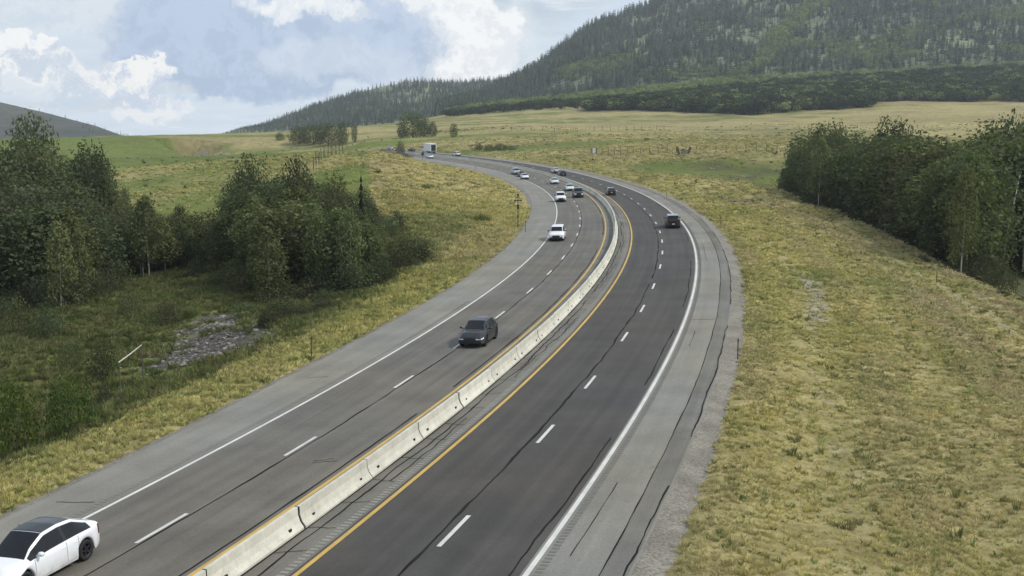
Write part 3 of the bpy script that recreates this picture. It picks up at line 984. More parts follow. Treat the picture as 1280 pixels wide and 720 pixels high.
# ------------------------------------------------------------------ foliage builders
def leaf_cloud(name, centres, radii, n, size, seed, mat, flat=0.0, zsq=1.0, tri=False):
    """many small leaf faces gathered in clumps; one mesh"""
    r = np.random.default_rng(seed)
    centres, radii = np.asarray(centres, float), np.asarray(radii, float)
    w = radii ** 2
    ci = r.choice(len(centres), n, p=w / w.sum())
    d = r.normal(size=(n, 3))
    d /= np.linalg.norm(d, axis=1)[:, None] + 1e-9
    rad = radii[ci] * (0.55 + 0.5 * r.random(n))
    P = centres[ci] + d * rad[:, None] * np.array([1, 1, zsq])
    nrm = d * 0.8 + r.normal(size=(n, 3)) * 0.55 + np.array([0, 0, 0.35])
    nrm /= np.linalg.norm(nrm, axis=1)[:, None]
    a = np.cross(nrm, r.normal(size=(n, 3)))
    a /= np.linalg.norm(a, axis=1)[:, None]
    b = np.cross(nrm, a)
    sz = size * (0.55 + 0.9 * r.random(n))[:, None]
    V = np.stack([P - a * sz * .5, P + b * sz * .35 + nrm * sz * .1, P + a * sz * .6, P - b * sz * .38], 1).reshape(-1, 3)
    me = fast_mesh(name, V, np.arange(4 * n).reshape(-1, 4))
    tone = np.clip(0.5 + 0.28 * r.normal(size=len(centres))[ci] + 0.22 * r.normal(size=n), 0, 1)
    at = me.attributes.new('tone', 'FLOAT', 'POINT')
    at.data.foreach_set('value', np.repeat(tone, 4).astype(np.float32))
    me.materials.append(mat)
    return me


def broad_tree(seed, kind):
    """trunk and crown meshes of a tree one metre tall, base at the origin"""
    r = random.Random(seed)
    if kind == 'aspen':
        lo, hi, R, nc, n, ls = .24, .95, .20, 34, 2400, .030
    elif kind == 'tall':
        lo, hi, R, nc, n, ls = .08, .91, .29, 50, 3100, .031
    elif kind == 'round':
        lo, hi, R, nc, n, ls = .10, .90, .41, 56, 3600, .036
    else:   # shrub
        lo, hi, R, nc, n, ls = .10, .86, .62, 34, 1700, .058
    cen, rad, branch = [], [], []
    lean = (r.uniform(-.05, .05), r.uniform(-.05, .05))
    for i in range(nc):
        t = (i + .5) / nc
        z = lo + (hi - lo) * t
        if kind == 'aspen':
            prof = math.sin(math.pi * min(1, (t * .86 + .14))) ** .7
        elif kind == 'tall':
            prof = (math.sin(math.pi * (t * .66 + .18)) ** .6)
        else:
            prof = math.sqrt(max(0.02, 1 - (2 * t - .86) ** 2 / 1.35))
        an = i * 2.39996 + r.uniform(-.5, .5)
        q = R * prof * (0.35 + 0.65 * math.sqrt(r.random()))
        cr = R * (.34 + .26 * r.random()) * (0.65 + .35 * prof)
        c = (math.cos(an) * q + lean[0] * z, math.sin(an) * q + lean[1] * z, z + r.uniform(-.02, .02))
        cen.append(c)
        rad.append(cr)
        branch.append(c)
    cen.append((lean[0], lean[1], hi))
    rad.append(R * .36)
    mat = {'aspen': M['leaf_aspen'], 'shrub': M['leaf'], 'tall': M['leaf'], 'round': M['leaf']}[kind]
    crown = leaf_cloud('crown', cen, rad, n, ls, seed, mat, zsq=.95 if kind != 'aspen' else 1.15)
    mb = MB()
    tr = {'aspen': .010, 'tall': .016, 'round': .022, 'shrub': .02}[kind]
    top = hi * (.92 if kind in ('aspen', 'tall') else .7)
    k = 6
    pts = [(lean[0] * top * i / k + r.uniform(-.006, .006), lean[1] * top * i / k + r.uniform(-.006, .006), top * i / k - (.03 if i == 0 else 0)) for i in range(k + 1)]
    mb.tube(pts, [tr * (1.25 if i == 0 else 1) * (1 - .8 * i / k) for i in range(k + 1)], 6)
    for i in range(2, nc, 3 if kind != 'shrub' else 2):
        c = branch[i]
        z0 = max(lo * .8, c[2] - R * r.uniform(.5, .9))
        f = z0 / top if top else 0
        p0 = (lean[0] * z0, lean[1] * z0, min(z0, top * .97))
        mid = ((p0[0] + c[0]) / 2, (p0[1] + c[1]) / 2, (p0[2] + c[2]) / 2 - .01)
        mb.tube([p0, mid, c], [tr * .42, tr * .30, tr * .10], 4, cap=False)
    trunk = mb.mesh('trunk', True)
    trunk.materials.append(M['bark_pale'] if kind == 'aspen' else M['bark'])
    return trunk, crown


def conifer(seed, tiers=9, k=9, mat=None, R=.17):
    """trunk and crown meshes of a one metre conifer made of drooping, ragged whorls"""
    r = random.Random(seed)
    V, F, tone = [], [], []
    for i in range(tiers):
        t = i / tiers
        z = .10 + .86 * t
        rad = R * (1 - t) ** .85 + .012
        for j in range(k):
            an = 2 * math.pi * (j + r.uniform(-.35, .35)) / k + i
            ln = rad * r.uniform(.65, 1.15)
            w = ln * .42
            dz_ = -.045 - .25 * ln + r.uniform(-.01, .01)
            c, s = math.cos(an), math.sin(an)
            n = len(V)
            V += [(0, 0, z + .055), (c * ln * .6 - s * w, s * ln * .6 + c * w, z + dz_ * .35), (c * ln, s * ln, z + dz_), (c * ln * .6 + s * w, s * ln * .6 - c * w, z + dz_ * .35)]
            F.append([n, n + 1, n + 2, n + 3])
            tone += [min(1, max(0, .5 + r.gauss(0, .25)))] * 4
    me = mesh_np('crown', V, F)
    at = me.attributes.new('tone', 'FLOAT', 'POINT')
    at.data.foreach_set('value', np.array(tone, np.float32))
    me.materials.append(mat or M['needle'])
    tb = MB().tube([(0, 0, -.02), (0, 0, .5), (0, 0, .97)], [.014, .009, .002], 5).mesh('trunk', True)
    tb.materials.append(M['bark'])
    return tb, me


KIT = {k: [broad_tree(100 + 17 * i + 3 * j, k) for j in range(nv)] for i, (k, nv) in enumerate((('aspen', 5), ('tall', 5), ('round', 4), ('shrub', 4)))}
KIT['conifer'] = [conifer(500 + j) for j in range(3)]


def recolour(src, mat):
    out = []
    for t, c in src:
        c2 = c.copy()
        c2.materials[0] = mat
        out.append((t, c2))
    return out


KIT['grey'] = recolour(KIT['tall'], M['leaf_grey'])
KIT['bright_shrub'] = recolour(KIT['shrub'], M['leaf_bright'])
KIT['grey_shrub'] = recolour(KIT['shrub'], M['leaf_grey'])
_turn = [0]


def tree(name, label, cat, xy, h, kind, group=None, w=1.0, sink=0.15, z=None):
    zz = ground_z(*xy) if z is None else z
    t = thing(name, label, cat, (xy[0], xy[1], zz - sink), None, group)
    _turn[0] += 1
    v = KIT[kind][_turn[0] % len(KIT[kind])]
    t.rotation_euler = (0, 0, (_turn[0] * 2.399) % 6.283)
    t.scale = (h * w, h * w, h)
    link('trunk', v[0], None, t)
    link('crown', v[1], None, t)
    return t


def ray_xy(px, d):
    """ground position on the bearing of a photograph column at distance d (about level sight line)"""
    q = surv(px, 165, d)
    return q[0], q[1]


def top_h(py, d, z):
    return max(0.5, CAM_H + (165 - py) * d / F_PX * 1.0 - z)


# ------------------------------------------------------------------ individual trees that stand out
def named_tree(px, d, top, wpx, kind, name, label, cat='tree'):
    x, y = ray_xy(px, d)
    z = ground_z(x, y)
    h = top_h(top, d, z)
    base_w = {'aspen': .44, 'tall': .60, 'round': .96, 'shrub': 1.55, 'conifer': .34, 'grey': .60, 'bright_shrub': 1.55, 'grey_shrub': 1.55}[kind]
    w = wpx * d / F_PX / (base_w * h)
    tree(name, label, cat, (x, y), h, kind, None, min(2.4, max(.5, w)), z=z)


named_tree(38, 185, 137, 62, 'round', 'cottonwood_tree', 'big rounded dark tree rising highest above the left woods against the hill')
named_tree(112, 165, 173, 44, 'tall', 'pointed_tree', 'pointed dark tree at the right shoulder of the left woods below the meadow')
named_tree(178, 138, 242, 42, 'aspen', 'aspen_tree', 'pale green aspen with twin white trunks standing alone before the left woods')
named_tree(170, 140, 250, 30, 'aspen', 'aspen_tree', 'slim aspen pressed against the left flank of the lone twin trunk aspen')
named_tree(222, 148, 254, 34, 'aspen', 'aspen_tree', 'leaning aspen with a bare white stem, between the two left groves')
named_tree(24, 112, 268, 38, 'aspen', 'aspen_tree', 'light green aspen at the far left, front edge of the woods')
named_tree(64, 108, 276, 42, 'aspen', 'aspen_tree', 'short bushy aspen second from the left frame edge, front of the woods')
named_tree(92, 112, 284, 30, 'aspen', 'aspen_tree', 'yellowish small aspen at the front right corner of the left woods')
named_tree(313, 138, 191, 46, 'tall', 'tall_tree', 'tallest dark tree at the left side of the middle grove')
named_tree(372, 140, 191, 30, 'grey', 'spindly_tree', 'spindly grey green treetop beside the tall fence posts')
named_tree(450, 132, 208, 17, 'conifer', 'fir_tree', 'small dark fir poking out at the top right of the middle grove')
named_tree(415, 128, 211, 30, 'tall', 'dark_tree', 'dark pointed tree top in the middle of the roadside grove')
named_tree(396, 109, 262, 36, 'aspen', 'aspen_tree', 'aspen with two thin white stems at the front of the roadside grove')
named_tree(436, 108, 258, 36, 'aspen', 'aspen_tree', 'aspen with leaning pale stems at the right front of the roadside grove')
named_tree(330, 107, 285, 44, 'aspen', 'aspen_tree', 'low spreading aspen at the left front of the roadside grove')
named_tree(1026, 196, 172, 34, 'aspen', 'aspen_tree', 'aspen with one tall bare white stem at the left end of the right grove')
named_tree(1212, 118, 205, 40, 'aspen', 'aspen_tree', 'aspen with a bare pale stem at the right front of the right grove')
named_tree(1032, 232, 147, 46, 'tall', 'tall_tree', 'tall tree forming the left summit of the right grove')
named_tree(1112, 215, 145, 24, 'tall', 'tall_tree', 'narrow tree top standing up at the middle summit of the right grove')
named_tree(1133, 212, 147, 36, 'grey', 'open_tree', 'open feathery tree just right of the middle summit of the right grove')
named_tree(990, 262, 178, 9, 'aspen', 'sapling', 'thin lone sapling at the left tip of the right grove by the fence')
named_tree(1262, 185, 142, 60, 'round', 'big_tree', 'broad dark tree at the right frame edge behind leaning pale trunks')

# shrubs on the left valley floor
for px, d, top, wpx, kind, label in (
        (67, 57, 470, 56, 'bright_shrub', 'leafy bright green bush on the verge above the white car'),
        (-4, 55, 484, 50, 'bright_shrub', 'leafy green bush cut by the left frame edge beside the verge'),
        (112, 68, 484, 26, 'grey_shrub', 'greyish low bush right of the leafy verge bush'),
        (110, 78, 428, 30, 'shrub', 'small round dark bush in the green hollow on the left'),
        (72, 82, 424, 34, 'shrub', 'flat dark bush in the green hollow left of the small round bush'),
        (150, 104, 365, 34, 'shrub', 'dark rounded shrub on the slope under the lone aspens'),
        (200, 98, 376, 34, 'grey_shrub', 'grey green shrub just left of the stony wash'),
        (250, 152, 262, 44, 'tall', 'bushy dark tree closing the gap at the left edge of the roadside grove'),
        (232, 156, 262, 40, 'tall', 'bushy tree in the middle of the gap between the groves'),
        (268, 140, 276, 36, 'grey_shrub', 'tall grey thicket against the left edge of the roadside grove'),
        (215, 150, 276, 34, 'grey_shrub', 'grey thicket right of the leaning aspen'),
        (262, 118, 340, 34, 'shrub', 'dark upright shrub above the head of the stony wash'),
        (238, 128, 322, 30, 'shrub', 'dark bush in the gap between the two left groves'),
        (290, 112, 332, 50, 'grey_shrub', 'loose grey brush at the left foot of the roadside grove'),
        (8, 96, 372, 46, 'shrub', 'dark bush at the left frame edge under the woods'),
        (44, 94, 378, 44, 'shrub', 'dark spreading bush under the short bushy aspen'),
        (522, 118, 300, 44, 'grey_shrub', 'loose grey green thicket leaning out from the grove onto the dry slope'),
        (480, 108, 330, 46, 'shrub', 'dark brush at the right front of the roadside grove'),
        (455, 106, 348, 34, 'shrub', 'low dark brush beneath the leaning pale stems'),
        (500, 112, 296, 44, 'grey_shrub', 'grey thicket at the right end of the roadside grove'),
        (516, 112, 322, 26, 'grey_shrub', 'brownish brush pile where the grove meets the verge'),
        (345, 100, 372, 50, 'shrub', 'low dark brush along the foot of the roadside grove'),
        (300, 98, 378, 40, 'shrub', 'dark brush right above the stony wash'),
        (400, 102, 362, 44, 'shrub', 'dark brush under the twin stemmed aspen'),
        (535, 205, 228, 26, 'bright_shrub', 'green bush clump on the dry slope inside the bend'),
        (545, 192, 246, 18, 'bright_shrub', 'small bright green bush below the clump on the dry slope'),
        (600, 158, 266, 30, 'bright_shrub', 'low bright green weeds beside the pole with the cross arm'),
        (494, 150, 262, 30, 'grey_shrub', 'dark bush on the dry slope right of the roadside grove')):
    named_tree(px, d, top, wpx, kind, 'shrub', label, 'shrub')

# distant trees by the fields
for px, d, top, wpx, kind, label in (
        (516, 585, 139, 38, 'round', 'large dark round tree standing on the field bank above the truck'),
        (502, 580, 155, 14, 'shrub', 'small dark bush at the left foot of the large round field tree'),
        (541, 585, 151, 10, 'tall', 'narrow dark tree just right of the large round field tree'),
        (531, 590, 148, 18, 'round', 'small round tree between the narrow tree and the large field tree'),
        (567, 570, 153, 9, 'tall', 'single small dark tree on the slope right of the field trees'),
        (428, 620, 151, 16, 'round', 'dark round tree at the right end of the far tree row'),
        (443, 640, 153, 8, 'tall', 'thin dark tree at the extreme right of the far tree row'),
        (410, 640, 153, 34, 'round', 'dark tree second from the right in the far tree row'),
        (392, 660, 155, 36, 'round', 'broad dark tree in the middle of the far tree row'),
        (374, 670, 157, 30, 'round', 'low dark tree at the left end of the far tree row'),
        (350, 690, 165, 14, 'bright_shrub', 'pale green bush left of the far tree row'),
        (612, 436, 180, 18, 'grey_shrub', 'grey scrub at the right shoulder of the far road below the fence, left clump'),
        (626, 440, 178, 20, 'grey_shrub', 'grey scrub right of its neighbour above the far road'),
        (640, 436, 181, 16, 'shrub', 'dark bush ending the roadside scrub beyond the far bend'),
        (598, 455, 179, 14, 'shrub', 'small dark bush at the left end of the roadside scrub'),
        (500, 440, 176, 14, 'grey_shrub', 'dark scrub on the bank beyond the far bend'),
        (486, 330, 188, 22, 'grey_shrub', 'grey scrub on the crest beside the far bend'),
        (505, 325, 191, 24, 'grey_shrub', 'grey scrub clump on the crest hiding the road edge'),
        (478, 335, 185, 14, 'shrub', 'dark scrub at the left end of the crest')):
    named_tree(px, d, top, wpx, kind, 'field_tree' if kind in ('round', 'tall') else 'shrub', label, 'tree' if kind in ('round', 'tall') else 'shrub')


# ------------------------------------------------------------------ the two roadside woods
def fill(front, rows, env, pxs, kinds, name, label, group, front_drop=0.0, jitter=7):
    px = np.array([e[0] for e in env], float)
    top = np.array([e[1] for e in env], float)
    fpx = np.array([e[0] for e in front], float)
    fd = np.array([e[1] for e in front], float)
    pts = []
    for r, back in enumerate(rows):
        for p in np.arange(pxs[0] + (r % 2) * pxs[2] * .5, pxs[1], pxs[2] * (1 + .10 * r)):
            p2 = p + random.uniform(-jitter, jitter)
            d = np.interp(p2, fpx, fd) + back + random.uniform(-4, 4)
            pts.append((p2, d, r))
    seen = {}
    for p2, d, r in pts:
        x, y = ray_xy(p2, d)
        z = ground_z(x, y)
        t = np.interp(p2, px, top) + random.uniform(2, 16) + (len(rows) - 1 - r) * front_drop
        h = top_h(t, d, z)
        if h < 2.2:
            continue
        kd = random.choice(kinds[min(r, len(kinds) - 1)])
        h = min(h, 24)
        lim = {'aspen': (1.0, 1.5), 'tall': (1.05, 1.55), 'round': (.55, .9), 'grey': (.8, 1.1)}[kd]
        seen[r] = seen.get(r, 0) + 1
        look = {'aspen': 'slim pale', 'tall': 'upright dark', 'round': 'broad dark', 'grey': 'thin greyish'}[kd]
        row = ROWS[r] if r < len(rows) - 1 or len(rows) < 3 else 'rearmost'
        tree(name, '%s tree, %s from the left in the %s row of the %s' % (look, ORD[seen[r] - 1], row, label), 'tree', (x, y), h, kd, group, random.uniform(*lim), z=z)


ORD = 'first second third fourth fifth sixth seventh eighth ninth tenth eleventh twelfth thirteenth fourteenth fifteenth sixteenth seventeenth eighteenth nineteenth twentieth'.split() + ['%dth' % k for k in range(21, 60)]
ROWS = ['front', 'second', 'third', 'fourth', 'fifth']
fill([(-60, 112), (0, 108), (60, 110), (110, 118), (150, 142), (260, 165)], [8, 22, 36, 52, 72],
     [(-60, 185), (0, 182), (20, 172), (40, 160), (60, 172), (80, 184), (110, 182), (130, 204), (150, 220), (170, 238), (200, 246), (230, 256), (260, 268)], (-40, 150, 19),
     [['aspen', 'tall'], ['tall', 'round', 'grey'], ['tall', 'round'], ['tall', 'round'], ['tall', 'round']],
     'woodland_tree', 'left woods', 'trees of the dense left woods', 20)
fill([(135, 142), (200, 144), (275, 142)], [2, 10, 22, 38], [(130, 240), (150, 244), (170, 246), (200, 252), (230, 262), (262, 274), (285, 262)], (140, 282, 15), [['aspen', 'tall', 'grey'], ['tall', 'grey'], ['tall', 'round'], ['round', 'tall']],
     'woodland_tree', 'gap between groves', 'trees between the two left groves', 5)
fill([(262, 150), (290, 128), (330, 114), (400, 112), (460, 112), (505, 116), (535, 122)], [2, 12, 24, 38],
     [(262, 266), (280, 240), (298, 206), (315, 198), (335, 220), (360, 208), (375, 200), (395, 220), (420, 216), (440, 230), (452, 228), (465, 242), (480, 254), (500, 266), (520, 284), (540, 305)], (275, 528, 16),
     [['aspen', 'aspen', 'tall'], ['tall', 'aspen'], ['tall', 'grey'], ['tall', 'round']],
     'grove_tree', 'roadside grove', 'trees of the roadside grove', 12)
fill([(975, 246), (1030, 206), (1100, 174), (1150, 152), (1200, 131), (1225, 124)], [2, 12, 26, 44],
     [(975, 208), (985, 192), (1000, 172), (1020, 156), (1050, 153), (1075, 166), (1090, 180), (1110, 156), (1130, 152), (1150, 158), (1170, 166), (1190, 177), (1205, 172), (1230, 162)], (982, 1226, 15),
     [['tall', 'grey', 'aspen'], ['tall', 'grey'], ['tall', 'round'], ['tall', 'round']],
     'creek_tree', 'creek grove', 'trees of the right creek grove', 6)
fill([(1215, 168), (1330, 150)], [4, 22, 42],
     [(1210, 176), (1230, 162), (1260, 152), (1280, 145), (1340, 138)], (1222, 1330, 17),
     [['aspen', 'tall'], ['tall', 'round'], ['round', 'tall']],
     'creek_tree', 'right edge stand', 'trees of the stand at the right edge', 8)
# underbrush along the feet of the woods
for px0, px1, step, front, lab, grp in ((318, 410, 9, [(225, 77), (300, 87), (400, 98)], 'brown scrub at the left verge foot', 'scrub along the foot of the left verge'),
                                        (985, 1280, 15, [(975, 236), (1030, 200), (1100, 169), (1150, 147), (1200, 126), (1240, 120), (1290, 110)], 'low brush at the foot of the right creek grove', 'brush under the right creek grove'),
                                        (-30, 150, 17, [(-60, 104), (110, 112), (150, 134)], 'dusky low brush at the foot of the left woods', 'brush under the left woods'),
                                        (275, 530, 17, [(262, 130), (330, 106), (400, 105), (460, 107), (505, 112), (535, 119)], 'dusky low brush at the foot of the roadside grove', 'brush under the roadside grove')):
    for p in np.arange(px0, px1, step):
        p2 = p + random.uniform(-6, 6)
        d = float(np.interp(p2, [f[0] for f in front], [f[1] for f in front])) + random.uniform(-2, 5)
        x, y = ray_xy(p2, d)
        k_u = k_u + 1 if p > px0 else 1
        tree('underbrush', '%s, %s clump from the left' % (lab, ORD[k_u - 1]), 'brush', (x, y), random.uniform(1.6, 4.2) * (.4 if px0 == 318 else 1), 'grey_shrub' if px0 == 318 else random.choice(['grey_shrub', 'shrub', 'shrub']), grp, random.uniform(.7, 1.0))
# leaning pale dead trunks at the right edge
dt = thing('dead_trunk', 'three leaning bare white trunks at the right edge of the creek grove', 'dead trunk', tuple(ray_xy(1248, 150)) + (ground_z(*ray_xy(1248, 150)) - .2,))
for a, b, hh in ((-2.2, -1.4, 14.5), (1.4, 3.4, 13.6), (4.6, 5.0, 14.2)):
    tm = MB().tube([(a, 0, 0), (a + (b - a) * .5, .2, hh * .5), (b, 0, hh)], [.15, .12, .04], 6).mesh('trunk', True)
    link('trunk', tm, M['bark_pale'], dt)


# ------------------------------------------------------------------ scatters (grass, forest): point meshes carrying instances
def proto_collection(name, meshes):
    col = bpy.data.collections.new(name)
    for i, m_ in enumerate(meshes):
        o = bpy.data.objects.new(name + '_piece', m_)
        col.objects.link(o)
    return col


def scatter(name, pts, size, meshes, tilt=0.0, width=None, tint=None):
    pts = np.asarray(pts, np.float32)
    me = bpy.data.meshes.new(name)
    me.vertices.add(len(pts))
    me.vertices.foreach_set('co', pts.ravel())
    a = me.attributes.new('sz', 'FLOAT_VECTOR', 'POINT')
    size = np.asarray(size, np.float32)
    wv = size if width is None else np.asarray(width, np.float32)
    a.data.foreach_set('vector', np.stack([wv, wv, size], 1).ravel())
    if tint is not None:
        ta = me.attributes.new('tint', 'FLOAT_COLOR', 'POINT')
        ta.data.foreach_set('color', np.concatenate([tint, np.ones((len(tint), 1))], 1).astype(np.float32).ravel())
    o = link(name, me)
    ng = bpy.data.node_groups.new(name + '_nodes', 'GeometryNodeTree')
    ng.interface.new_socket('Geometry', in_out='INPUT', socket_type='NodeSocketGeometry')
    ng.interface.new_socket('Geometry', in_out='OUTPUT', socket_type='NodeSocketGeometry')
    nd = ng.nodes
    gi, go = nd.new('NodeGroupInput'), nd.new('NodeGroupOutput')
    ip = nd.new('GeometryNodeInstanceOnPoints')
    ci = nd.new('GeometryNodeCollectionInfo')
    ci.inputs['Collection'].default_value = proto_collection(name, meshes)
    ci.inputs['Separate Children'].default_value = True
    ci.inputs['Reset Children'].default_value = True
    ip.inputs['Pick Instance'].default_value = True
    rv = nd.new('FunctionNodeRandomValue')
    rv.data_type = 'FLOAT_VECTOR'
    rv.inputs[0].default_value = (-tilt, -tilt, 0)
    rv.inputs[1].default_value = (tilt, tilt, 6.283)
    na = nd.new('GeometryNodeInputNamedAttribute')
    na.data_type = 'FLOAT_VECTOR'
    na.inputs['Name'].default_value = 'sz'
    L = ng.links.new
    L(gi.outputs[0], ip.inputs['Points'])
    L(ci.outputs[0], ip.inputs['Instance'])
    L(rv.outputs[0], ip.inputs['Rotation'])
    L(na.outputs[0], ip.inputs['Scale'])
    L(ip.outputs[0], go.inputs[0])
    mod = o.modifiers.new('scatter', 'NODES')
    mod.node_group = ng
    return o


# conifers on the mountain and the ridge
def interp_grid(V, nt, nu, a, b):
    i, j = np.clip((a * (nt - 1)), 0, nt - 1.001), np.clip(b * (nu - 1), 0, nu - 1.001)
    i0, j0 = i.astype(int), j.astype(int)
    fi, fj = (i - i0)[:, None], (j - j0)[:, None]
    return (V[i0, j0] * (1 - fi) + V[i0 + 1, j0] * fi) * (1 - fj) + (V[i0, j0 + 1] * (1 - fi) + V[i0 + 1, j0 + 1] * fi) * fj


FAR_CON = []
for j in range(4):
    t_, c_ = conifer(700 + j, tiers=6, k=7, mat=M['needle_far'], R=.20)
    FAR_CON.append(c_)


def forest(name, V, t, n, hmin, hmax, seed, label, thin, bmax=1.0, tlo=0.02, thi=1.03, bmin=0.0):
    nt, nu = V.shape[:2]
    r = np.random.default_rng(seed)
    a = (tlo + (thi - tlo) * r.random(n) + .25) / 1.7
    b = bmin + r.random(n) * (bmax - bmin)
    P = interp_grid(V, nt, nu, a, b)
    dn = fbm(P[:, 0] / 90, P[:, 1] / 150 + P[:, 2] / 60, seed, 4)
    dn2 = fbm(P[:, 0] / 120, P[:, 2] / 55 + P[:, 1] / 400, 91, 4)
    keep = (r.random(n) < np.clip(1.0 + thin * 4 * dn, 0.10, 1)) & (dn2 < .09 + .3 * r.random(n) ** 2)
    P = P[keep]
    h = hmin * .7 + (hmax - hmin * .7) * r.random(len(P)) ** 1.4
    if bmin:
        h = h * (.35 + .65 * sm(bmin, bmin + .2, b[keep]))
    P[:, 2] -= .5
    o = scatter(name, P, h, FAR_CON, .03, width=h * (0.8 + .5 * r.random(len(P))))
    tag(o, label, 'forest', kind='stuff')
    return P


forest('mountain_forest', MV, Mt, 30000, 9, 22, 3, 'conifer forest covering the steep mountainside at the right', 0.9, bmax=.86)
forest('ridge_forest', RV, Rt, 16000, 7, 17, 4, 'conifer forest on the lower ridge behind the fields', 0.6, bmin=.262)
forest('hill_forest', HV, Ht, 500, 5, 11, 5, 'sparse dark trees dotted over the far left hill', 1.0, tlo=.3)

LEAFBALL = []
for sd, mt in ((1, M['leaf_belt']), (2, M['leaf_belt']), (3, M['leaf_belt'])):
    r_ = np.random.default_rng(sd)
    cen = r_.normal(size=(14, 3)) * np.array([.22, .22, .14]) + np.array([0, 0, .48])
    LEAFBALL.append(leaf_cloud('woodland_crown', cen, r_.uniform(.16, .28, 14), 420, .12, sd, mt))
STRIPBALL = []
for m_ in LEAFBALL:
    c_ = m_.copy()
    c_.materials[0] = M['leaf_strip']
    STRIPBALL.append(c_)


def belt(name, top, bot, d0, d1, n, hmin, hmax, meshes, seed, label, thin=0.0):
    """woodland between two survey lines over the ground: rows of (px, foot distance, head distance)"""
    r = np.random.default_rng(seed)
    px = top[0] + (top[-1] - top[0]) * r.random(n)
    near = np.interp(px, top, d0)
    far = np.interp(px, top, d1)
    d = near + (far - near) * r.random(n)
    x = (px - 640) / F_PX * d
    y = d * math.cos(PITCH)
    z = terr_full(x, y)[0]
    keep = fbm(x / 60, y / 60, seed) * thin * 3 + r.random(n) > .0 + .35 * thin
    h = hmin + (hmax - hmin) * r.random(n)
    P = np.stack([x, y, z - .4], 1)[keep]
    h = h[keep]
    o = scatter(name, P, h, meshes, .05, width=h * (.9 + .5 * r.random(len(h))))
    tag(o, label, 'woodland', kind='stuff')


belt('shrub_woodland', [735, 800, 930, 1075, 1085, 1280, 1500], None, [1010, 965, 900, 930, 1010, 960, 940], [1060, 1120, 1260, 1330, 1340, 1390, 1400], 8500, 4, 13, LEAFBALL + STRIPBALL[:1], 5,
     'wide belt of dark green woodland between the pasture and the mountain', 0.45)
belt('aspen_strip', [560, 640, 760, 900, 1100, 1280, 1500], None, [1400, 1330, 1180, 1260, 1350, 1400, 1400], [1500, 1480, 1430, 1460, 1480, 1500, 1500], 3000, 4, 12, STRIPBALL + FAR_CON[:1], 6,
     'strip of sunlit pale green aspens along the foot of the mountain', 0.5)
belt('far_hedge', [560, 640, 735, 800], None, [1180, 1120, 1050, 1000], [1330, 1300, 1200, 1150], 420, 5, 9, LEAFBALL, 7,
     'broken line of dark bushes along the far edge of the pasture', 0.8)
# pale green gully running up the mountain
nt, nu = MV.shape[:2]
r_ = np.random.default_rng(9)
n_ = 1500
tt = r_.random(n_)
gpx = np.interp(tt, [0, .25, .5, .75, 1], [925, 975, 1005, 1060, 1095]) + 9 * np.sin(tt * 14) + r_.normal(size=n_) * (4 + 7 * tt)
uu = (gpx - MOUNT[0][0]) / (MOUNT[-1][0] - MOUNT[0][0])
P = interp_grid(MV, nt, nu, (0.02 + .72 * tt + .25) / 1.7, uu)
sz_ = 7 + 7 * r_.random(n_)
o = scatter('gully_aspens', P, sz_, STRIPBALL, .05)
tag(o, 'pale green aspens filling the gully that climbs the mountainside', 'woodland', kind='stuff')


n_ = 26000
a_, b_ = (0.03 + .9 * r_.random(n_) + .25) / 1.7, r_.random(n_) * .86
P = interp_grid(MV, nt, nu, a_, b_)
k_ = fbm(P[:, 0] / 120, P[:, 2] / 55 + P[:, 1] / 400, 91, 4) > .08 + .08 * r_.random(n_)
P = P[k_]
o = scatter('clearing_shrubs', P, 3 + 6 * r_.random(len(P)), STRIPBALL, .05)
tag(o, 'pale green shrubs in the clearings between the mountain conifers', 'woodland', kind='stuff')


# grass tufts and weeds
def tuft(seed, n, spread, lean, mat, wid=.03):
    r = random.Random(seed)
    V, F = [], []
    for i in range(n):
        an, q = r.uniform(0, 6.283), spread * math.sqrt(r.random())
        bx, by = math.cos(an) * q, math.sin(an) * q
        h = r.uniform(.55, 1.0)
        la = an + r.uniform(-.9, .9)
        lx, ly = math.cos(la) * lean * h, math.sin(la) * lean * h
        sx, sy = -math.sin(la + r.uniform(-1, 1)) * wid, math.cos(la) * wid
        k = len(V)
        V += [(bx - sx, by - sy, 0), (bx + sx, by + sy, 0), (bx + lx * .45 + sx * .8, by + ly * .45 + sy * .8, h * .65), (bx + lx, by + ly, h)]
        F += [[k, k + 1, k + 2], [k, k + 2, k + 3]]
    me = mesh_np('tuft', V, F)
    me.materials.append(mat)
    return me


TUFTS = [tuft(i, 22, .45, .55, M['dry_grass'], .045) for i in range(4)]
BRUSH = [tuft(40 + i, 36, .55, .45, M['undergrowth'], .04) for i in range(3)]
WEEDS = [tuft(20 + i, 40, .55, .42, M['weed'], .035) for i in range(3)]


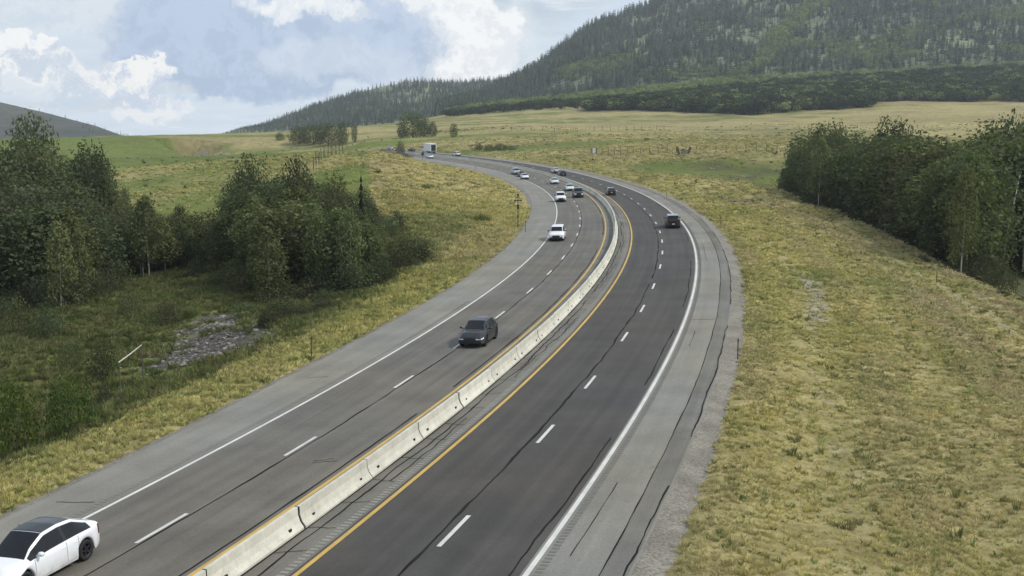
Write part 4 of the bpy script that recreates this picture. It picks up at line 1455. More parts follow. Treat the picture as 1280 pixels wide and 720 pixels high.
def grass_tint(P, r):
    x, y = P[:, 0], P[:, 1]
    z, S, O, out = terr_full(x, y)
    cv = cover(x, y, S, O, out)
    n1, n2 = fbm(x / 9, y / 13, 61), fbm(x / 2.4, y / 2.4, 62)
    yellow, tan, olive, green = (np.array(c) for c in ((0.54, 0.475, 0.190), (0.49, 0.415, 0.235), (0.37, 0.365, 0.130), (0.19, 0.240, 0.080)))
    right = O > 0
    wt = np.where(right, np.clip(sm(8, 14, out) * 0.65 + 1.6 * n1 + .42 * np.sin(out * .85 + 1.0 * n1), 0, 1), np.clip(0.15 + 1.6 * n1, 0, 1))
    wo = np.where(right, np.clip(1.7 * fbm(x / 6, y / 6, 63) + .15, 0, .9), np.clip(.5 + 1.4 * n2, 0, 1) * (y < 120))
    wg = np.clip(1.3 * cv[:, 0] - .28 + 1.5 * n2, 0, 1) * .8
    c = yellow + (tan - yellow) * wt[:, None]
    c = c + (olive - c) * wo[:, None]
    c = c + (green - c) * wg[:, None]
    odd = r.random(len(x)) < .10
    c[odd] = green * (.7 + .5 * r.random((odd.sum(), 1)))
    return c * (.85 + .3 * r.random((len(x), 1)))


def grass_points(n, x0, x1, y0, y1, seed, test):
    r = np.random.default_rng(seed)
    x, y = x0 + (x1 - x0) * r.random(n), y0 + (y1 - y0) * r.random(n)
    z, S, O, out = terr_full(x, y)
    cv = cover(x, y, S, O, out)
    k = test(x, y, S, O, out, cv, r)
    return np.stack([x[k], y[k], z[k] - .02], 1), r


# right verge and bench
P, r_ = grass_points(260000, 4, 75, 20, 185, 1, lambda x, y, S, O, out, cv, r: (O > 0) & (out > 0.75 + .7 * r.random(len(x))) & (r.random(len(x)) < np.clip(1.05 - cv[:, 1] * 1.35, .02, 1) * np.clip((62 / np.hypot(x, y)) ** 1.5, .12, 1) * np.clip(.78 + .30 * np.sin(out * .85), .3, 1)) & (fbm(x / 1.5, y / 1.1, 77) + .02 > -.34 * r.random(len(x))) & (x < 52 + (y - 100) * .1))
d_ = np.hypot(P[:, 0], P[:, 1])
o = scatter('dry_grass', P, (.10 + .20 * r_.random(len(P)) ** 1.8) * np.clip(d_ / 80, .9, 1.3), TUFTS, .3, width=(.16 + .20 * r_.random(len(P))) * np.clip(d_ / 60, .85, 2.0), tint=grass_tint(P, r_))
tag(o, 'dry yellow grass tufts covering the right verge and bench', 'grass', kind='stuff')
P, r_ = grass_points(9000, 8, 70, 20, 180, 2, lambda x, y, S, O, out, cv, r: (O > 0) & (out > 4) & (fbm(x / 7, y / 7, 55) > .07) & (r.random(len(x)) < .6) & (x < 52 + (y - 100) * .1))
o = scatter('green_weeds', P, .15 + .4 * r_.random(len(P)) ** 3, WEEDS, .2, width=.2 + .3 * r_.random(len(P)) ** 2)
tag(o, 'scattered green weeds among the dry grass right of the road', 'weeds', kind='stuff')
# left verge
P, r_ = grass_points(90000, -50, 6, 24, 190, 3, lambda x, y, S, O, out, cv, r: (O < 0) & (out > .40 + .4 * r.random(len(x))) & (out < 7.5 + 2 * r.random(len(x)) + .25 * np.maximum(0, S - 90)) & (fbm(x / 1.4, y / 1.1, 78) + .06 > -.36 * r.random(len(x))))
d_ = np.hypot(P[:, 0], P[:, 1])
o = scatter('verge_grass', P, (.16 + .24 * r_.random(len(P)) ** 1.5) * np.clip(d_ / 70, .9, 1.7), TUFTS, .25, width=(.26 + .24 * r_.random(len(P))) * np.clip(d_ / 60, .85, 2), tint=grass_tint(P, r_))
tag(o, 'dry yellow grass on the narrow verge left of the road', 'grass', kind='stuff')
P, r_ = grass_points(60000, -95, 5, 45, 175, 4, lambda x, y, S, O, out, cv, r: (O < 0) & (out > 6.5) & (r.random(len(x)) < np.clip(1.0 - cv[:, 1] * 1.3, .02, 1)) & (fbm(x / 3, y / 3, 79) + .12 > -.3 * r.random(len(x))) & (S < 120))
o = scatter('valley_brush', P, .2 + .55 * r_.random(len(P)) ** 2.2, BRUSH, .2, width=.4 + .6 * r_.random(len(P)) ** 2)
tag(o, 'rough green and brown undergrowth on the valley floor left of the road', 'undergrowth', kind='stuff')
# farther dry slopes inside and beyond the bend: bigger, sparser clumps
P, r_ = grass_points(90000, -110, 190, 165, 560, 5, lambda x, y, S, O, out, cv, r: (out > 1.6) & (fbm(x / 5, y / 5, 80) + .15 > -.3 * r.random(len(x))) & (r.random(len(x)) < np.clip(1.25 - np.hypot(x, y - 200) / 330, 0, 1)) & (cv[:, 2] < .6 * r.random(len(x)) + .3) & (cv[:, 0] < .25 + .5 * r.random(len(x))))
o = scatter('slope_grass', P, .25 + .4 * r_.random(len(P)) ** 2, TUFTS, .2, width=.6 + .7 * r_.random(len(P)), tint=grass_tint(P, r_))
tag(o, 'dry grass on the slopes around the far bend', 'grass', kind='stuff')
# sage and small dark bushes dotted over pasture and slopes
SAGE = []
for sd in range(3):
    rr = np.random.default_rng(50 + sd)
    cen = rr.normal(size=(7, 3)) * np.array([.25, .25, .10]) + np.array([0, 0, .32])
    SAGE.append(leaf_cloud('sage_clump', cen, rr.uniform(.16, .26, 7), 120, .16, sd, M['leaf_grey']))
P, r_ = grass_points(22000, -160, 330, 190, 720, 6, lambda x, y, S, O, out, cv, r: (out > 5) & (fbm(x / 26, y / 26, 81) > .02 + .16 * r.random(len(x))) & (r.random(len(x)) < .28))
o = scatter('sagebrush', P, .4 + .9 * r_.random(len(P)) ** 3, SAGE, .1, width=.7 + 1.3 * r_.random(len(P)) ** 3)
tag(o, 'small dark sage bushes dotted over the slopes and pasture', 'sagebrush', kind='stuff')
P, r_ = grass_points(4200, 30, 64, 90, 235, 8, lambda x, y, S, O, out, cv, r: (O > 0) & (abs(x - (47 + (y - 90) * .125)) < 3.2) & (fbm(x / 8, y / 8, 83) > -.05) & (r.random(len(x)) < .5))
o = scatter('crest_sage', P, .4 + .7 * r_.random(len(P)) ** 2, SAGE, .1, width=.7 + .9 * r_.random(len(P)))
tag(o, 'small dark bushes along the crest above the creek', 'sagebrush', kind='stuff')


# stones
def stone(seed):
    bm = bmesh.new()
    bmesh.ops.create_icosphere(bm, subdivisions=1, radius=.5)
    r = random.Random(seed)
    for v in bm.verts:
        v.co *= r.uniform(.7, 1.15)
        v.co.z *= .6
    me = bpy.data.meshes.new('stone')
    bm.to_mesh(me)
    bm.free()
    return me


STONES = [stone(i) for i in range(4)]
for s_ in STONES:
    s_.materials.append(M['stone'])
P, r_ = grass_points(14000, -45, -8, 66, 112, 12, lambda x, y, S, O, out, cv, r: (O < 0) & (out > 6.0) & (cv[:, 1] > .22) & (r.random(len(x)) < cv[:, 1]))
o = scatter('wash_stones', P, .08 + .50 * r_.random(len(P)) ** 4, STONES, .4, width=.10 + .60 * r_.random(len(P)) ** 4)
tag(o, 'grey stones strewn over the wash below the left verge', 'stones', kind='stuff')
P, r_ = grass_points(30000, 0, 26, 20, 130, 13, lambda x, y, S, O, out, cv, r: (O > 0) & (out > .7) & (out < 2.2) & (r.random(len(x)) < .9))
o = scatter('shoulder_stones', P + np.array([0, 0, .03]), .02 + .10 * r_.random(len(P)) ** 4, STONES, .4)
tag(o, 'loose stones along the right gravel edge', 'stones', kind='stuff')
for px, py, d, sz, lab in ((312, 437, 84, .5, 'pale boulder at the verge edge above the stony wash'), (336, 418, 89, .45, 'white stone at the top of the left verge by the brush'),
                           (125, 497, 70, .4, 'pale stone beside the hollow at the foot of the post'), (195, 500, 66, .45, 'grey boulder on the left verge below the stony wash'),
                           (155, 498, 68, .32, 'small pale stone just right of the old post'), (243, 380, 99, .5, 'grey boulder at the upper left of the stony wash'),
                           (292, 395, 97, .5, 'grey boulder at the upper right of the stony wash')):
    q = surv(px, py, d)
    o = bpy.data.objects.new('boulder', STONES[random.randrange(4)])
    C.objects.link(o)
    o.location = (q[0], q[1], ground_z(q[0], q[1]) + sz * .12)
    o.scale = (sz, sz * .9, sz)
    o.rotation_euler = (0, 0, random.uniform(0, 6))
    tag(o, lab, 'boulder')
for k, (px, d, sz) in enumerate(((918, 188, 1.7), (926, 185, 1.4), (934, 192, 2.1), (941, 195, 1.7), (948, 188, 1.4), (912, 180, 1.3), (905, 178, 1.2), (957, 196, 1.5), (968, 186, 1.3), (986, 176, 1.5))):
    x, y = ray_xy(px, d)
    o = bpy.data.objects.new('rock', STONES[k % 4].copy())
    o.data.materials[0] = M['dark_stone']
    C.objects.link(o)
    o.location = (x, y, ground_z(x, y) + .1)
    o.scale = (sz * 1.3, sz, sz * .75)
    o.rotation_euler = (0, 0, k * 1.7)
    tag(o, 'dark rock in the heap on the right bench, %s from the left' % ORD[sorted([918, 926, 934, 941, 948, 912, 905, 957, 968, 986]).index(px)], 'rock', 'dark rocks on the bench')


# ------------------------------------------------------------------ posts, poles, fences
def ground_thing(name, label, cat, x, y, rz=0.0, group=None):
    return thing(name, label, cat, (x, y, ground_z(x, y)), Matrix.Rotation(rz, 3, 'Z'), group)


def delineator(px, d, h, label, lamp=True):
    x, y = ray_xy(px, d)
    t = ground_thing('marker_post', label, 'marker post', x, y, math.atan2(y, x) - math.pi / 2)
    link('post', MB().tube([(0, 0, -.4), (0, 0, h)], [.035, .035], 6).mesh('post'), M['post'], t)
    if lamp:
        link('reflector', MB().box((0, -.045, h - .14), (.09, .015, .16)).mesh('reflector'), M['post'], t)


for px, d, h, lab in ((382, 69, 1.45, 'dark thin marker post on the left verge beside the near bend'), (930.5, 66, 1.35, 'dark thin marker post in the grass at the right gravel edge'),
                      (657, 146, 2.0, 'short dark post just right of the pole with the cross arm'), (904, 146, 1.3, 'thin marker post right of the curve beyond the dark car'),
                      (835, 205, 1.3, 'faint thin post in the right verge farther along the curve'), (594, 325, 1.6, 'small post at the left road edge on the far bend'),
                      (1181, 104, 1.15, 'short wooden post beside the old track on the right bench')):
    delineator(px, d, h, lab, px < 1000)
# sign seen from its back at the far bend
x, y = ray_xy(528, 392)
t = ground_thing('road_sign', 'dark backed road sign on a post at the far left bend', 'road sign', x, y)
link('post', MB().tube([(0, 0, -.4), (0, 0, 3.0)], [.06, .06], 6).mesh('post'), M['post'], t)
link('sign_panel', MB().box((0, -.06, 2.6), (.95, .03, .95), R=Matrix.Rotation(math.radians(45), 3, 'Y')).mesh('sign_panel'), M['post'], t)
# pole with the cross arm
x, y = ray_xy(647.5, 150)
t = ground_thing('instrument_pole', 'tall dark pole with a cross arm and boxes, inner edge of the bend', 'pole', x, y)
link('pole', MB().tube([(0, 0, -.4), (0, 0, 4.9)], [.07, .05], 8).mesh('pole'), M['post'], t)
link('cross_arm', MB().box((0, 0, 4.15), (1.0, .07, .10)).mesh('cross_arm'), M['post'], t)
for sx in (-.45, .45):
    link('brace', MB().tube([(sx, 0, 4.2), (0, 0, 4.75)], [.035, .035], 5).mesh('brace'), M['post'], t)
    link('sensor', MB().box((sx, -.05, 4.16), (.20, .18, .22)).mesh('sensor'), M['post'], t)
link('top_sensor', MB().box((0, -.05, 4.95), (.26, .22, .26)).mesh('top_sensor'), M['post'], t)
link('control_box', MB().box((0, -.14, 3.3), (.30, .20, .62)).mesh('control_box'), M['post'], t)
link('junction_box', MB().box((0, -.10, 2.0), (.20, .14, .30)).mesh('junction_box'), M['post'], t)
# old post with a bleached pole leaning on it
q = surv(150, 489, 70)
t = ground_thing('old_post', 'dark old post with wires at the brushy foot of the left verge', 'post', q[0], q[1])
link('post', MB().tube([(0, 0, -.4), (.03, 0, max(1.0, surv(151, 452, 70)[2] - ground_z(q[0], q[1])))], [.05, .045], 6).mesh('post'), M['wood'], t)
hp = surv(151, 452, 70)
zt = hp[2]
p2 = surv(177, 431, 74)
o = link('leaning_pole', MB().tube([(q[0], q[1], zt), ((q[0] + p2[0]) / 2, (q[1] + p2[1]) / 2, (zt + p2[2]) / 2 - .03), p2], [.045, .04, .03], 6).mesh('leaning_pole', True), M['pale_wood'])
tag(o, 'bleached pale pole resting aslant on the old dark post', 'pole')
x2, y2 = p2[0], p2[1]
t = ground_thing('old_post', 'second old post holding the upper end of the bleached pole', 'post', x2, y2)
link('post', MB().tube([(0, 0, -.4), (0, 0, p2[2] - ground_z(x2, y2) + .05)], [.045, .04], 6).mesh('post'), M['wood'], t)


def fence(name, label, pts, step, h, mat, wires=4, rad=.06, lean=.05):
    P = np.array(pts, float)
    seg = np.hypot(np.diff(P[:, 0]), np.diff(P[:, 1]))
    L = np.concatenate([[0], np.cumsum(seg)])
    n = max(2, int(L[-1] / step) + 1)
    l = np.linspace(0, L[-1], n)
    x, y = np.interp(l, L, P[:, 0]), np.interp(l, L, P[:, 1])
    z = terr_full(x, y)[0]
    t = thing(name, label, 'fence', (x[0], y[0], z[0]))
    o0 = np.array([x[0], y[0], z[0]])
    pm = MB().tube([(0, 0, -.4), (0, 0, 1)], [rad, rad * .85], 6).mesh('fence_post')
    pm.materials.append(mat)
    for i in range(n):
        p = link('fence_post', pm, None, t)
        p.location = (x[i] - o0[0], y[i] - o0[1], z[i] - o0[2])
        p.scale = (1, 1, h * random.uniform(.92, 1.06))
        p.rotation_euler = (random.uniform(-lean, lean), random.uniform(-lean, lean), 0)
    for k in range(wires):
        hz = h * (.18 + .78 * k / max(1, wires - 1))
        wpts = [(x[i] - o0[0], y[i] - o0[1], z[i] - o0[2] + hz) for i in range(n)]
        link('fence_wire', MB().tube(wpts, [.008] * n, 3, cap=False).mesh('fence_wire'), M['wire'], t)
    return t


fence('wire_fence', 'tall post and wire fence crossing the slope right of the far bend', [ray_xy(738, 372), ray_xy(800, 352), ray_xy(850, 345), ray_xy(910, 340), ray_xy(985, 333)], 3.1, 2.4, M['wood'], 4, .09)
fence('wire_fence', 'distant post and wire fence along the top of the field bank', [ray_xy(545, 600), ray_xy(600, 620), ray_xy(660, 600), ray_xy(720, 590), ray_xy(830, 640)], 6.5, 2.4, M['wood'], 2, .11)
fence('wire_fence', 'tall dark fence posts on the knoll above the roadside grove', [ray_xy(382, 222), ray_xy(391, 227), ray_xy(398, 237), ray_xy(405, 247), ray_xy(417, 258), ray_xy(428, 270)], 4.6, 2.9, M['wood'], 4, .10)
# wildlife escape gate in the fence: two dark wing walls and a grey gate between
x, y = ray_xy(855, 343)
t = ground_thing('wildlife_gate', 'two dark tilted wing walls with a grey gate between in the right hand fence', 'gate', x, y)
for sx in (-1, 1):
    link('wing_wall', MB().box((sx * 1.75, 0, 1.15), (.75, .35, 2.5), R=Matrix.Rotation(sx * .32, 3, 'Y')).mesh('wing_wall'), M['wood'], t)
link('gate_panel', MB().box((0, .1, .75), (1.8, .12, 1.3)).mesh('gate_panel'), M['stone'], t)
link('gate_beam', MB().box((-.1, .1, 1.55), (.9, .3, .35)).mesh('gate_beam'), M['wood'], t)
# white panel in the fence
x, y = ray_xy(743, 371)
t = ground_thing('fence_sign', 'small white panel between two dark posts at the left end of the fence', 'sign', x, y)
for sx in (-.75, .75):
    link('post', MB().box((sx, 0, .95), (.28, .2, 2.3)).mesh('post'), M['wood'], t)
link('sign_panel', MB().box((0, -.02, 1.1), (1.2, .06, 1.6)).mesh('sign_panel'), M['signpanel'], t)


# ------------------------------------------------------------------ vehicles
def smooth_profile(pts, x, w=.10):
    p = np.array(pts, float)
    f = np.linspace(p[0, 0], p[-1, 0], 600)
    v = np.interp(f, p[:, 0], p[:, 1])
    n = max(3, int(w / (f[1] - f[0])) | 1)
    v = np.convolve(np.pad(v, n // 2, mode='edge'), np.ones(n) / n, 'valid')
    return np.interp(x, f, v)


KINDS = {
    'crossover': dict(L=4.60, W=1.92, H=1.62, wb=2.89, cowl=1.28, rf=.25, rr=-1.10, rb=-2.05, hood=1.02, nose=.74, belt=.99, tail=1.18, roofw=.66, wr=.36, glassroof=True),
    'hatch': dict(L=4.25, W=1.80, H=1.52, wb=2.60, cowl=1.05, rf=.30, rr=-1.35, rb=-1.95, hood=1.00, nose=.76, belt=.96, tail=1.10, roofw=.68, wr=.33),
    'compact': dict(L=4.45, W=1.85, H=1.64, wb=2.66, cowl=1.08, rf=.38, rr=-1.35, rb=-2.02, hood=1.05, nose=.84, belt=1.02, tail=1.12, roofw=.68, wr=.36),
    'sedan': dict(L=4.75, W=1.83, H=1.46, wb=2.78, cowl=1.05, rf=.35, rr=-.75, rb=-1.65, hood=.98, nose=.72, belt=.93, tail=1.05, roofw=.66, wr=.33),
    'suv': dict(L=4.85, W=1.95, H=1.80, wb=2.85, cowl=1.20, rf=.60, rr=-1.95, rb=-2.33, hood=1.15, nose=.95, belt=1.10, tail=1.14, roofw=.74, wr=.38),
    'pickup': dict(L=5.7, W=2.0, H=1.90, wb=3.6, cowl=1.45, rf=.90, rr=-.55, rb=-.85, hood=1.20, nose=1.08, belt=1.16, tail=1.20, roofw=.76, wr=.40),
}


def wheel_meshes(r, w):
    V, F = [], []
    prof = [(r * .62, -w / 2), (r * .93, -w / 2), (r, -w * .36), (r, w * .36), (r * .93, w / 2), (r * .62, w / 2)]
    k = 24
    for j in range(k):
        an = 2 * math.pi * j / k
        for q, yy in prof:
            V.append((q * math.cos(an), yy, q * math.sin(an)))
    n = len(prof)
    for j in range(k):
        for i in range(n):
            a, b = j * n + i, j * n + (i + 1) % n
            c, d = ((j + 1) % k) * n + (i + 1) % n, ((j + 1) % k) * n + i
            F.append([a, b, c, d])
    tyre = mesh_np('wheel', V, F, True)
    tyre.materials.append(M['tyre'])
    mb = MB()
    mb.tube([(0, w * .30, 0), (0, w * .40, 0)], [r * .16, r * .14], 10)
    for j in range(5):
        an = 2 * math.pi * j / 5
        c, s = math.cos(an), math.sin(an)
        mb.box((c * r * .36, w * .34, s * r * .36), (r * .62, .03, r * .17), R=Matrix.Rotation(-an, 3, 'Y'))
    for j in range(20):
        a0, a1 = 2 * math.pi * j / 20, 2 * math.pi * (j + 1) / 20
        k0 = len(mb.V)
        for an in (a0, a1):
            for q, yy in ((r * .56, w * .36), (r * .64, w * .42)):
                mb.V.append((q * math.cos(an), yy, q * math.sin(an)))
        mb.F.append([k0, k0 + 1, k0 + 3, k0 + 2])
    back = len(mb.V)
    for j in range(20):
        an = 2 * math.pi * j / 20
        mb.V.append((r * .62 * math.cos(an), w * .1, r * .62 * math.sin(an)))
    rim = mb.mesh('rim', False)
    disc = mesh_np('brake_disc', [(r * .60 * math.cos(2 * math.pi * j / 20), w * .12, r * .60 * math.sin(2 * math.pi * j / 20)) for j in range(20)], [list(range(20))[::-1]])
    disc.materials.append(M['trim'])
    return tyre, rim, disc


def road_frame(s, off, direction):
    """rotation whose x axis points along the travel direction on the banked road"""
    p0, p1 = rp(s - 1, off), rp(s + 1, off)
    t = Vector(p1 - p0).normalized() * direction
    q0, q1 = rp(s, off - 1), rp(s, off + 1)
    side = Vector(q1 - q0).normalized()
    up = side.cross(Vector(p1 - p0)).normalized()
    y = up.cross(t).normalized()
    R = Matrix((t, y, up)).transposed()
    return tuple(rp(s, off, .012)), R


def build_car(name, label, cat, s, off, direction, kind, paint, roof=None, dark_rim=False, yaw=0.0, scale=1.0, group=None):
    K = KINDS[kind]
    L, Wd, H = K['L'], K['W'], K['H']
    loc, R = road_frame(s, off, direction)
    if yaw:
        R = R @ Matrix.Rotation(yaw, 3, 'Z')
    car = thing(name, label, cat, loc, R, group)
    if scale != 1:
        car.scale = (scale,) * 3
    hl = L / 2
    wx = (K['wb'] / 2 + .02, -K['wb'] / 2 + .02)
    Ra = K['wr'] + .07
    xs = set(np.round(np.linspace(-hl, hl, 62), 3))
    for w in wx:
        for q in (-1, -.97, -.85, -.6, -.3, 0, .3, .6, .85, .97, 1):
            xs.add(round(w + q * Ra, 3))
    for k in ('cowl', 'rf', 'rr', 'rb'):
        xs.add(K[k])
    bp = (K['rf'] + K['rr']) / 2 - (.05 if kind != 'pickup' else 1.0)
    seams = [bp, K['cowl'] - .28, K['rr'] + .05] if kind != 'pickup' else []
    xs = {v for v in xs if all(abs(v - q) > .03 for q in seams)}
    for q in seams:
        xs |= {round(q - .009, 3), round(q + .009, 3)}
    xs = np.array(sorted(xs))
    keep = np.concatenate([[True], np.diff(xs) > .010])
    xs = xs[keep]
    xs[0], xs[-1] = -hl, hl
    if kind == 'pickup':
        top = [(-hl, K['tail'] - .02), (K['rb'] - .06, K['tail'])]
    else:
        top = [(-hl, K['tail'] - .16), (-hl + .05, K['tail'] - .04)] + ([(K['rb'], K['tail'])] if K['rb'] > -hl + .08 else [])
    top += [(K['rr'], H - .05), ((K['rr'] + K['rf']) / 2, H), (K['rf'], H - .05), (K['cowl'], K['hood']), ((K['cowl'] + hl) / 2 + .1, (K['hood'] + K['nose']) / 2 + .06), (hl - .16, K['nose']), (hl, K['nose'] - .12)]
    zt = smooth_profile(top, xs, .14)
    belt = smooth_profile([(-hl, K['tail'] - .10), (K['rb'], K['belt'] + .04), (K['cowl'], K['belt'] - .05), (hl - .4, K['nose'] - .10), (hl, K['nose'] - .18)], xs, .2)
    belt = np.minimum(belt, zt - .035)
    over = np.clip((np.abs(xs) - (hl - .75)) / .75, 0, 1)
    hw = Wd / 2 * (1 - .17 * over ** 2.6)
    zb = np.full_like(xs, .21) + .10 * np.clip((np.abs(xs) - (hl - .5)) / .5, 0, 1)
    for w in wx:
        d2 = Ra ** 2 - (xs - w) ** 2
        zb = np.maximum(zb, np.where(d2 > 0, K['wr'] + np.sqrt(np.maximum(d2, 0)), 0))
    zb = np.minimum(zb, belt - .12)
    gl = np.clip((zt - belt - .05) / .25, 0, 1)
    hr = hw * (.86 * (1 - gl) + K['roofw'] * gl) * 1.0
    hr = np.where(gl > .99, Wd / 2 * K['roofw'], hr)
    half = []
    for i in range(len(xs)):
        b, t, w, q = belt[i], zt[i], hw[i], zb[i]
        side0, r0 = w * .955, hr[i]
        row = [(0, q + .03), (w * .86, q + .01), (w * .965, q + .0), (w * .99, q + .12 * (b - q) + .02), (w, q + .5 * (b - q)), (w * .992, q + .78 * (b - q)), (w * .97, b - .02), (side0, b)]
        e = (r0, t - .075 * min(1, (t - b) / .3) - .012)
        for f in (.08, .5, .95):
            bow = .004 * math.sin(math.pi * f) * gl[i]
            row.append((side0 + (e[0] - side0) * f + bow, b + (e[1] - b) * f))
        row += [(r0 * .93, t - .022), (r0 * .6, t - .004), (0, t)]
        half.append(row)
    n = len(half[0])
    V, ring = [], []
    for i, row in enumerate(half):
        rr_ = []
        for (y, z) in row:
            rr_.append(len(V))
            V.append((xs[i], y, z))
        ll = [rr_[0]]
        for j in range(1, n - 1):
            ll.append(len(V))
            V.append((xs[i], -row[j][0], row[j][1]))
        ll.append(rr_[-1])
        ring.append((rr_, ll))
    parts = {}

    def put(key, f):
        parts.setdefault(key, []).append(f)
    for i in range(len(xs) - 1):
        xm = (xs[i] + xs[i + 1]) / 2
        g_ = min(gl[i], gl[i + 1])
        for sd in (0, 1):
            for j in range(n - 1):
                a, b, c, d = ring[i][sd][j], ring[i + 1][sd][j], ring[i + 1][sd][j + 1], ring[i][sd][j + 1]
                f = [a, b, c, d] if sd == 1 else [d, c, b, a]
                key = 'body'
                if j == 0:
                    key = 'underbody'
                elif 3 <= j <= 6 and any(abs(xm - q) < .006 for q in seams):
                    key = 'door_seam'
                elif j == 2 and zb[i] < .34:
                    key = 'side_skirt'
                elif j in (8, 9) and g_ > .10 and K['rb'] + .25 < xm < K['cowl'] - .10:
                    key = 'pillar' if abs(xm - bp) < .06 else ('side_window', sd, xm > bp)
                elif j >= 11 and K['rf'] + .04 < xm < K['cowl'] - .02 and g_ > .02:
                    key = 'windshield'
                elif j >= 11 and K['rb'] + .02 < xm < K['rr'] - .03 and g_ > .05:
                    key = 'rear_window'
                elif j >= 11 and K['rr'] < xm < K['rf'] and (K.get('glassroof') or roof == 'glass'):
                    key = 'roof_glass'
                elif j >= 10 and K['rr'] - .02 < xm < K['rf'] + .02 and roof and roof != 'glass':
                    key = 'roof'
                elif 3 <= j <= 5 and xm > hl - .34 and j == 5:
                    key = ('headlight', sd)
                elif 4 <= j <= 5 and xm < -hl + .16:
                    key = ('taillight', sd)
                put(key, f)
    # front and rear fascia: rows between the mirrored profile points
    m_ = 14
    for end in (0, len(xs) - 1):
        front = end > 0
        rows = []
        for j in range(1, n):
            y, z = half[end][j]
            rw = []
            for q in range(m_ + 1):
                u = 1 - 2 * q / m_
                bulge = (.10 if front else .06) * (1 - u * u) * (1 if j < n - 1 else 0) * min(1.0, (n - j) / 3)
                if q == 0:
                    rw.append(ring[end][0][j])
                elif q == m_:
                    rw.append(ring[end][1][j])
                else:
                    rw.append(len(V))
                    V.append((xs[end] + (bulge if front else -bulge), y * u, z))
            rows.append(rw)
        for j in range(len(rows) - 2):
            for q in range(m_):
                f = [rows[j][q], rows[j + 1][q], rows[j + 1][q + 1], rows[j][q + 1]]
                if front:
                    f = f[::-1]
                u = abs(1 - 2 * (q + .5) / m_)
                jj = j + 1
                key = 'body'
                if front:
                    if jj <= 3:
                        key = 'lower_grille' if u < .75 else 'bumper_trim'
                    elif jj == 4 and u < .62 and kind not in ('crossover',):
                        key = 'grille'
                    elif jj in (4, 5) and u > .62 and kind in ('suv', 'pickup'):
                        key = ('headlight', 0 if q < m_ / 2 else 1)
                    elif jj == 5 and u > .62:
                        key = ('headlight', 0 if q < m_ / 2 else 1)
                    elif jj == 5 and u < .62 and kind in ('suv', 'pickup'):
                        key = 'grille'
                else:
                    if jj <= 3:
                        key = 'rear_bumper'
                    elif jj in (4, 5) and u > .66:
                        key = ('taillight', 0 if q < m_ / 2 else 1)
                    elif jj >= 7 and u < .9 and kind in ('suv',):
                        key = 'rear_window'
                put(key, f)
    mats = {'body': paint, 'underbody': M['trim'], 'door_seam': M['trim'], 'side_skirt': M['trim'] if kind in ('suv', 'hatch', 'compact') else paint, 'pillar': M['trim'], 'side_window': M['glass'], 'windshield': M['glass'], 'rear_window': M['glass'],
            'roof_glass': M['glass'], 'roof': PAINT.get(roof, paint), 'headlight': M['lamp'], 'taillight': M['tail'], 'lower_grille': M['trim'], 'bumper_trim': M['trim'] if kind != 'crossover' else paint, 'grille': M['trim'], 'rear_bumper': M['trim'] if kind in ('suv', 'hatch', 'crossover', 'compact') else paint}
    Va = np.array(V)
    for key, fs in parts.items():
        nm = key if isinstance(key, str) else key[0]
        used = sorted({v for f in fs for v in f})
        mp = {v: k for k, v in enumerate(used)}
        me_ = mesh_np(nm, Va[used], [[mp[v] for v in dict.fromkeys(f)] for f in fs if len(set(f)) > 2], True)
        link(nm, me_, mats[nm], car)
    tyre, rim, disc = wheel_meshes(K['wr'], .235)
    rim.materials.append(M['rim_dark'] if dark_rim else M['rim'])
    for w in wx:
        for sd in (-1, 1):
            wh = link('wheel', tyre, None, car)
            wh.location = (w, sd * (Wd / 2 - .135), K['wr'])
            if sd < 0:
                wh.rotation_euler = (0, 0, math.pi)
            link('rim', rim, None, wh)
            link('brake_disc', disc, None, wh)
    xmir = K['cowl'] - .42
    for sd in (-1, 1):
        y0 = sd * (Wd / 2 - .06)
        mb = MB().tube([(xmir + .02, y0, K['belt'] + .02), (xmir + .02, y0 + sd * .06, K['belt'] + .07), (xmir, y0 + sd * .09, K['belt'] + .09), (xmir, y0 + sd * .12, K['belt'] + .09), (xmir - .01, y0 + sd * .21, K['belt'] + .10), (xmir - .02, y0 + sd * .27, K['belt'] + .10)],
                       [.03, .03, .055, .085, .08, .04], 10)
        link('mirror', mb.mesh('mirror', True), paint if kind != 'suv' else M['trim'], car)
    if seams:
        for sd in (-1, 1):
            for q in (bp + .12, K['rr'] + .17):
                link('door_handle', MB().box((q, sd * (Wd / 2 * .985), K['belt'] - .16), (.20, .03, .035)).mesh('door_handle'), paint, car)
    link('licence_plate', MB().box((-hl - .065, 0, .62 if kind != 'pickup' else .55), (.012, .31, .155)).mesh('licence_plate'), M['plate'], car)
    return car


OUT, INN = -W_LANE * 1.5, -W_LANE * .5
R_IN, R_OUT = MED + W_LANE * .5, MED + W_LANE * 1.5
build_car('white_car', 'white electric crossover with a dark glass roof cut by the lower left frame corner', 'car', 1.15, -5.25, -1, 'crossover', PAINT['white'], dark_rim=True)
build_car('grey_car', 'charcoal grey compact SUV driving toward the viewer beside the barrier', 'car', 42.6, -2.55, -1, 'compact', PAINT['grey'], dark_rim=True)
build_car('white_suv', 'white SUV alone in the outer lane behind the charcoal compact SUV', 'SUV', 107.2, -5.9, -1, 'suv', PAINT['white'])
build_car('white_suv', 'white SUV in the outer lane level with the dark oncoming pickup', 'SUV', 174, -6.2, -1, 'suv', PAINT['white'])
build_car('dark_pickup', 'dark grey oncoming pickup in the inner lane beside a white SUV', 'pickup', 184.6, -2.3, -1, 'pickup', PAINT['dark'], roof='silver')
build_car('silver_car', 'silver oncoming car half hidden behind the dark pickup', 'car', 206.5, -2.2, -1, 'sedan', PAINT['pale'])
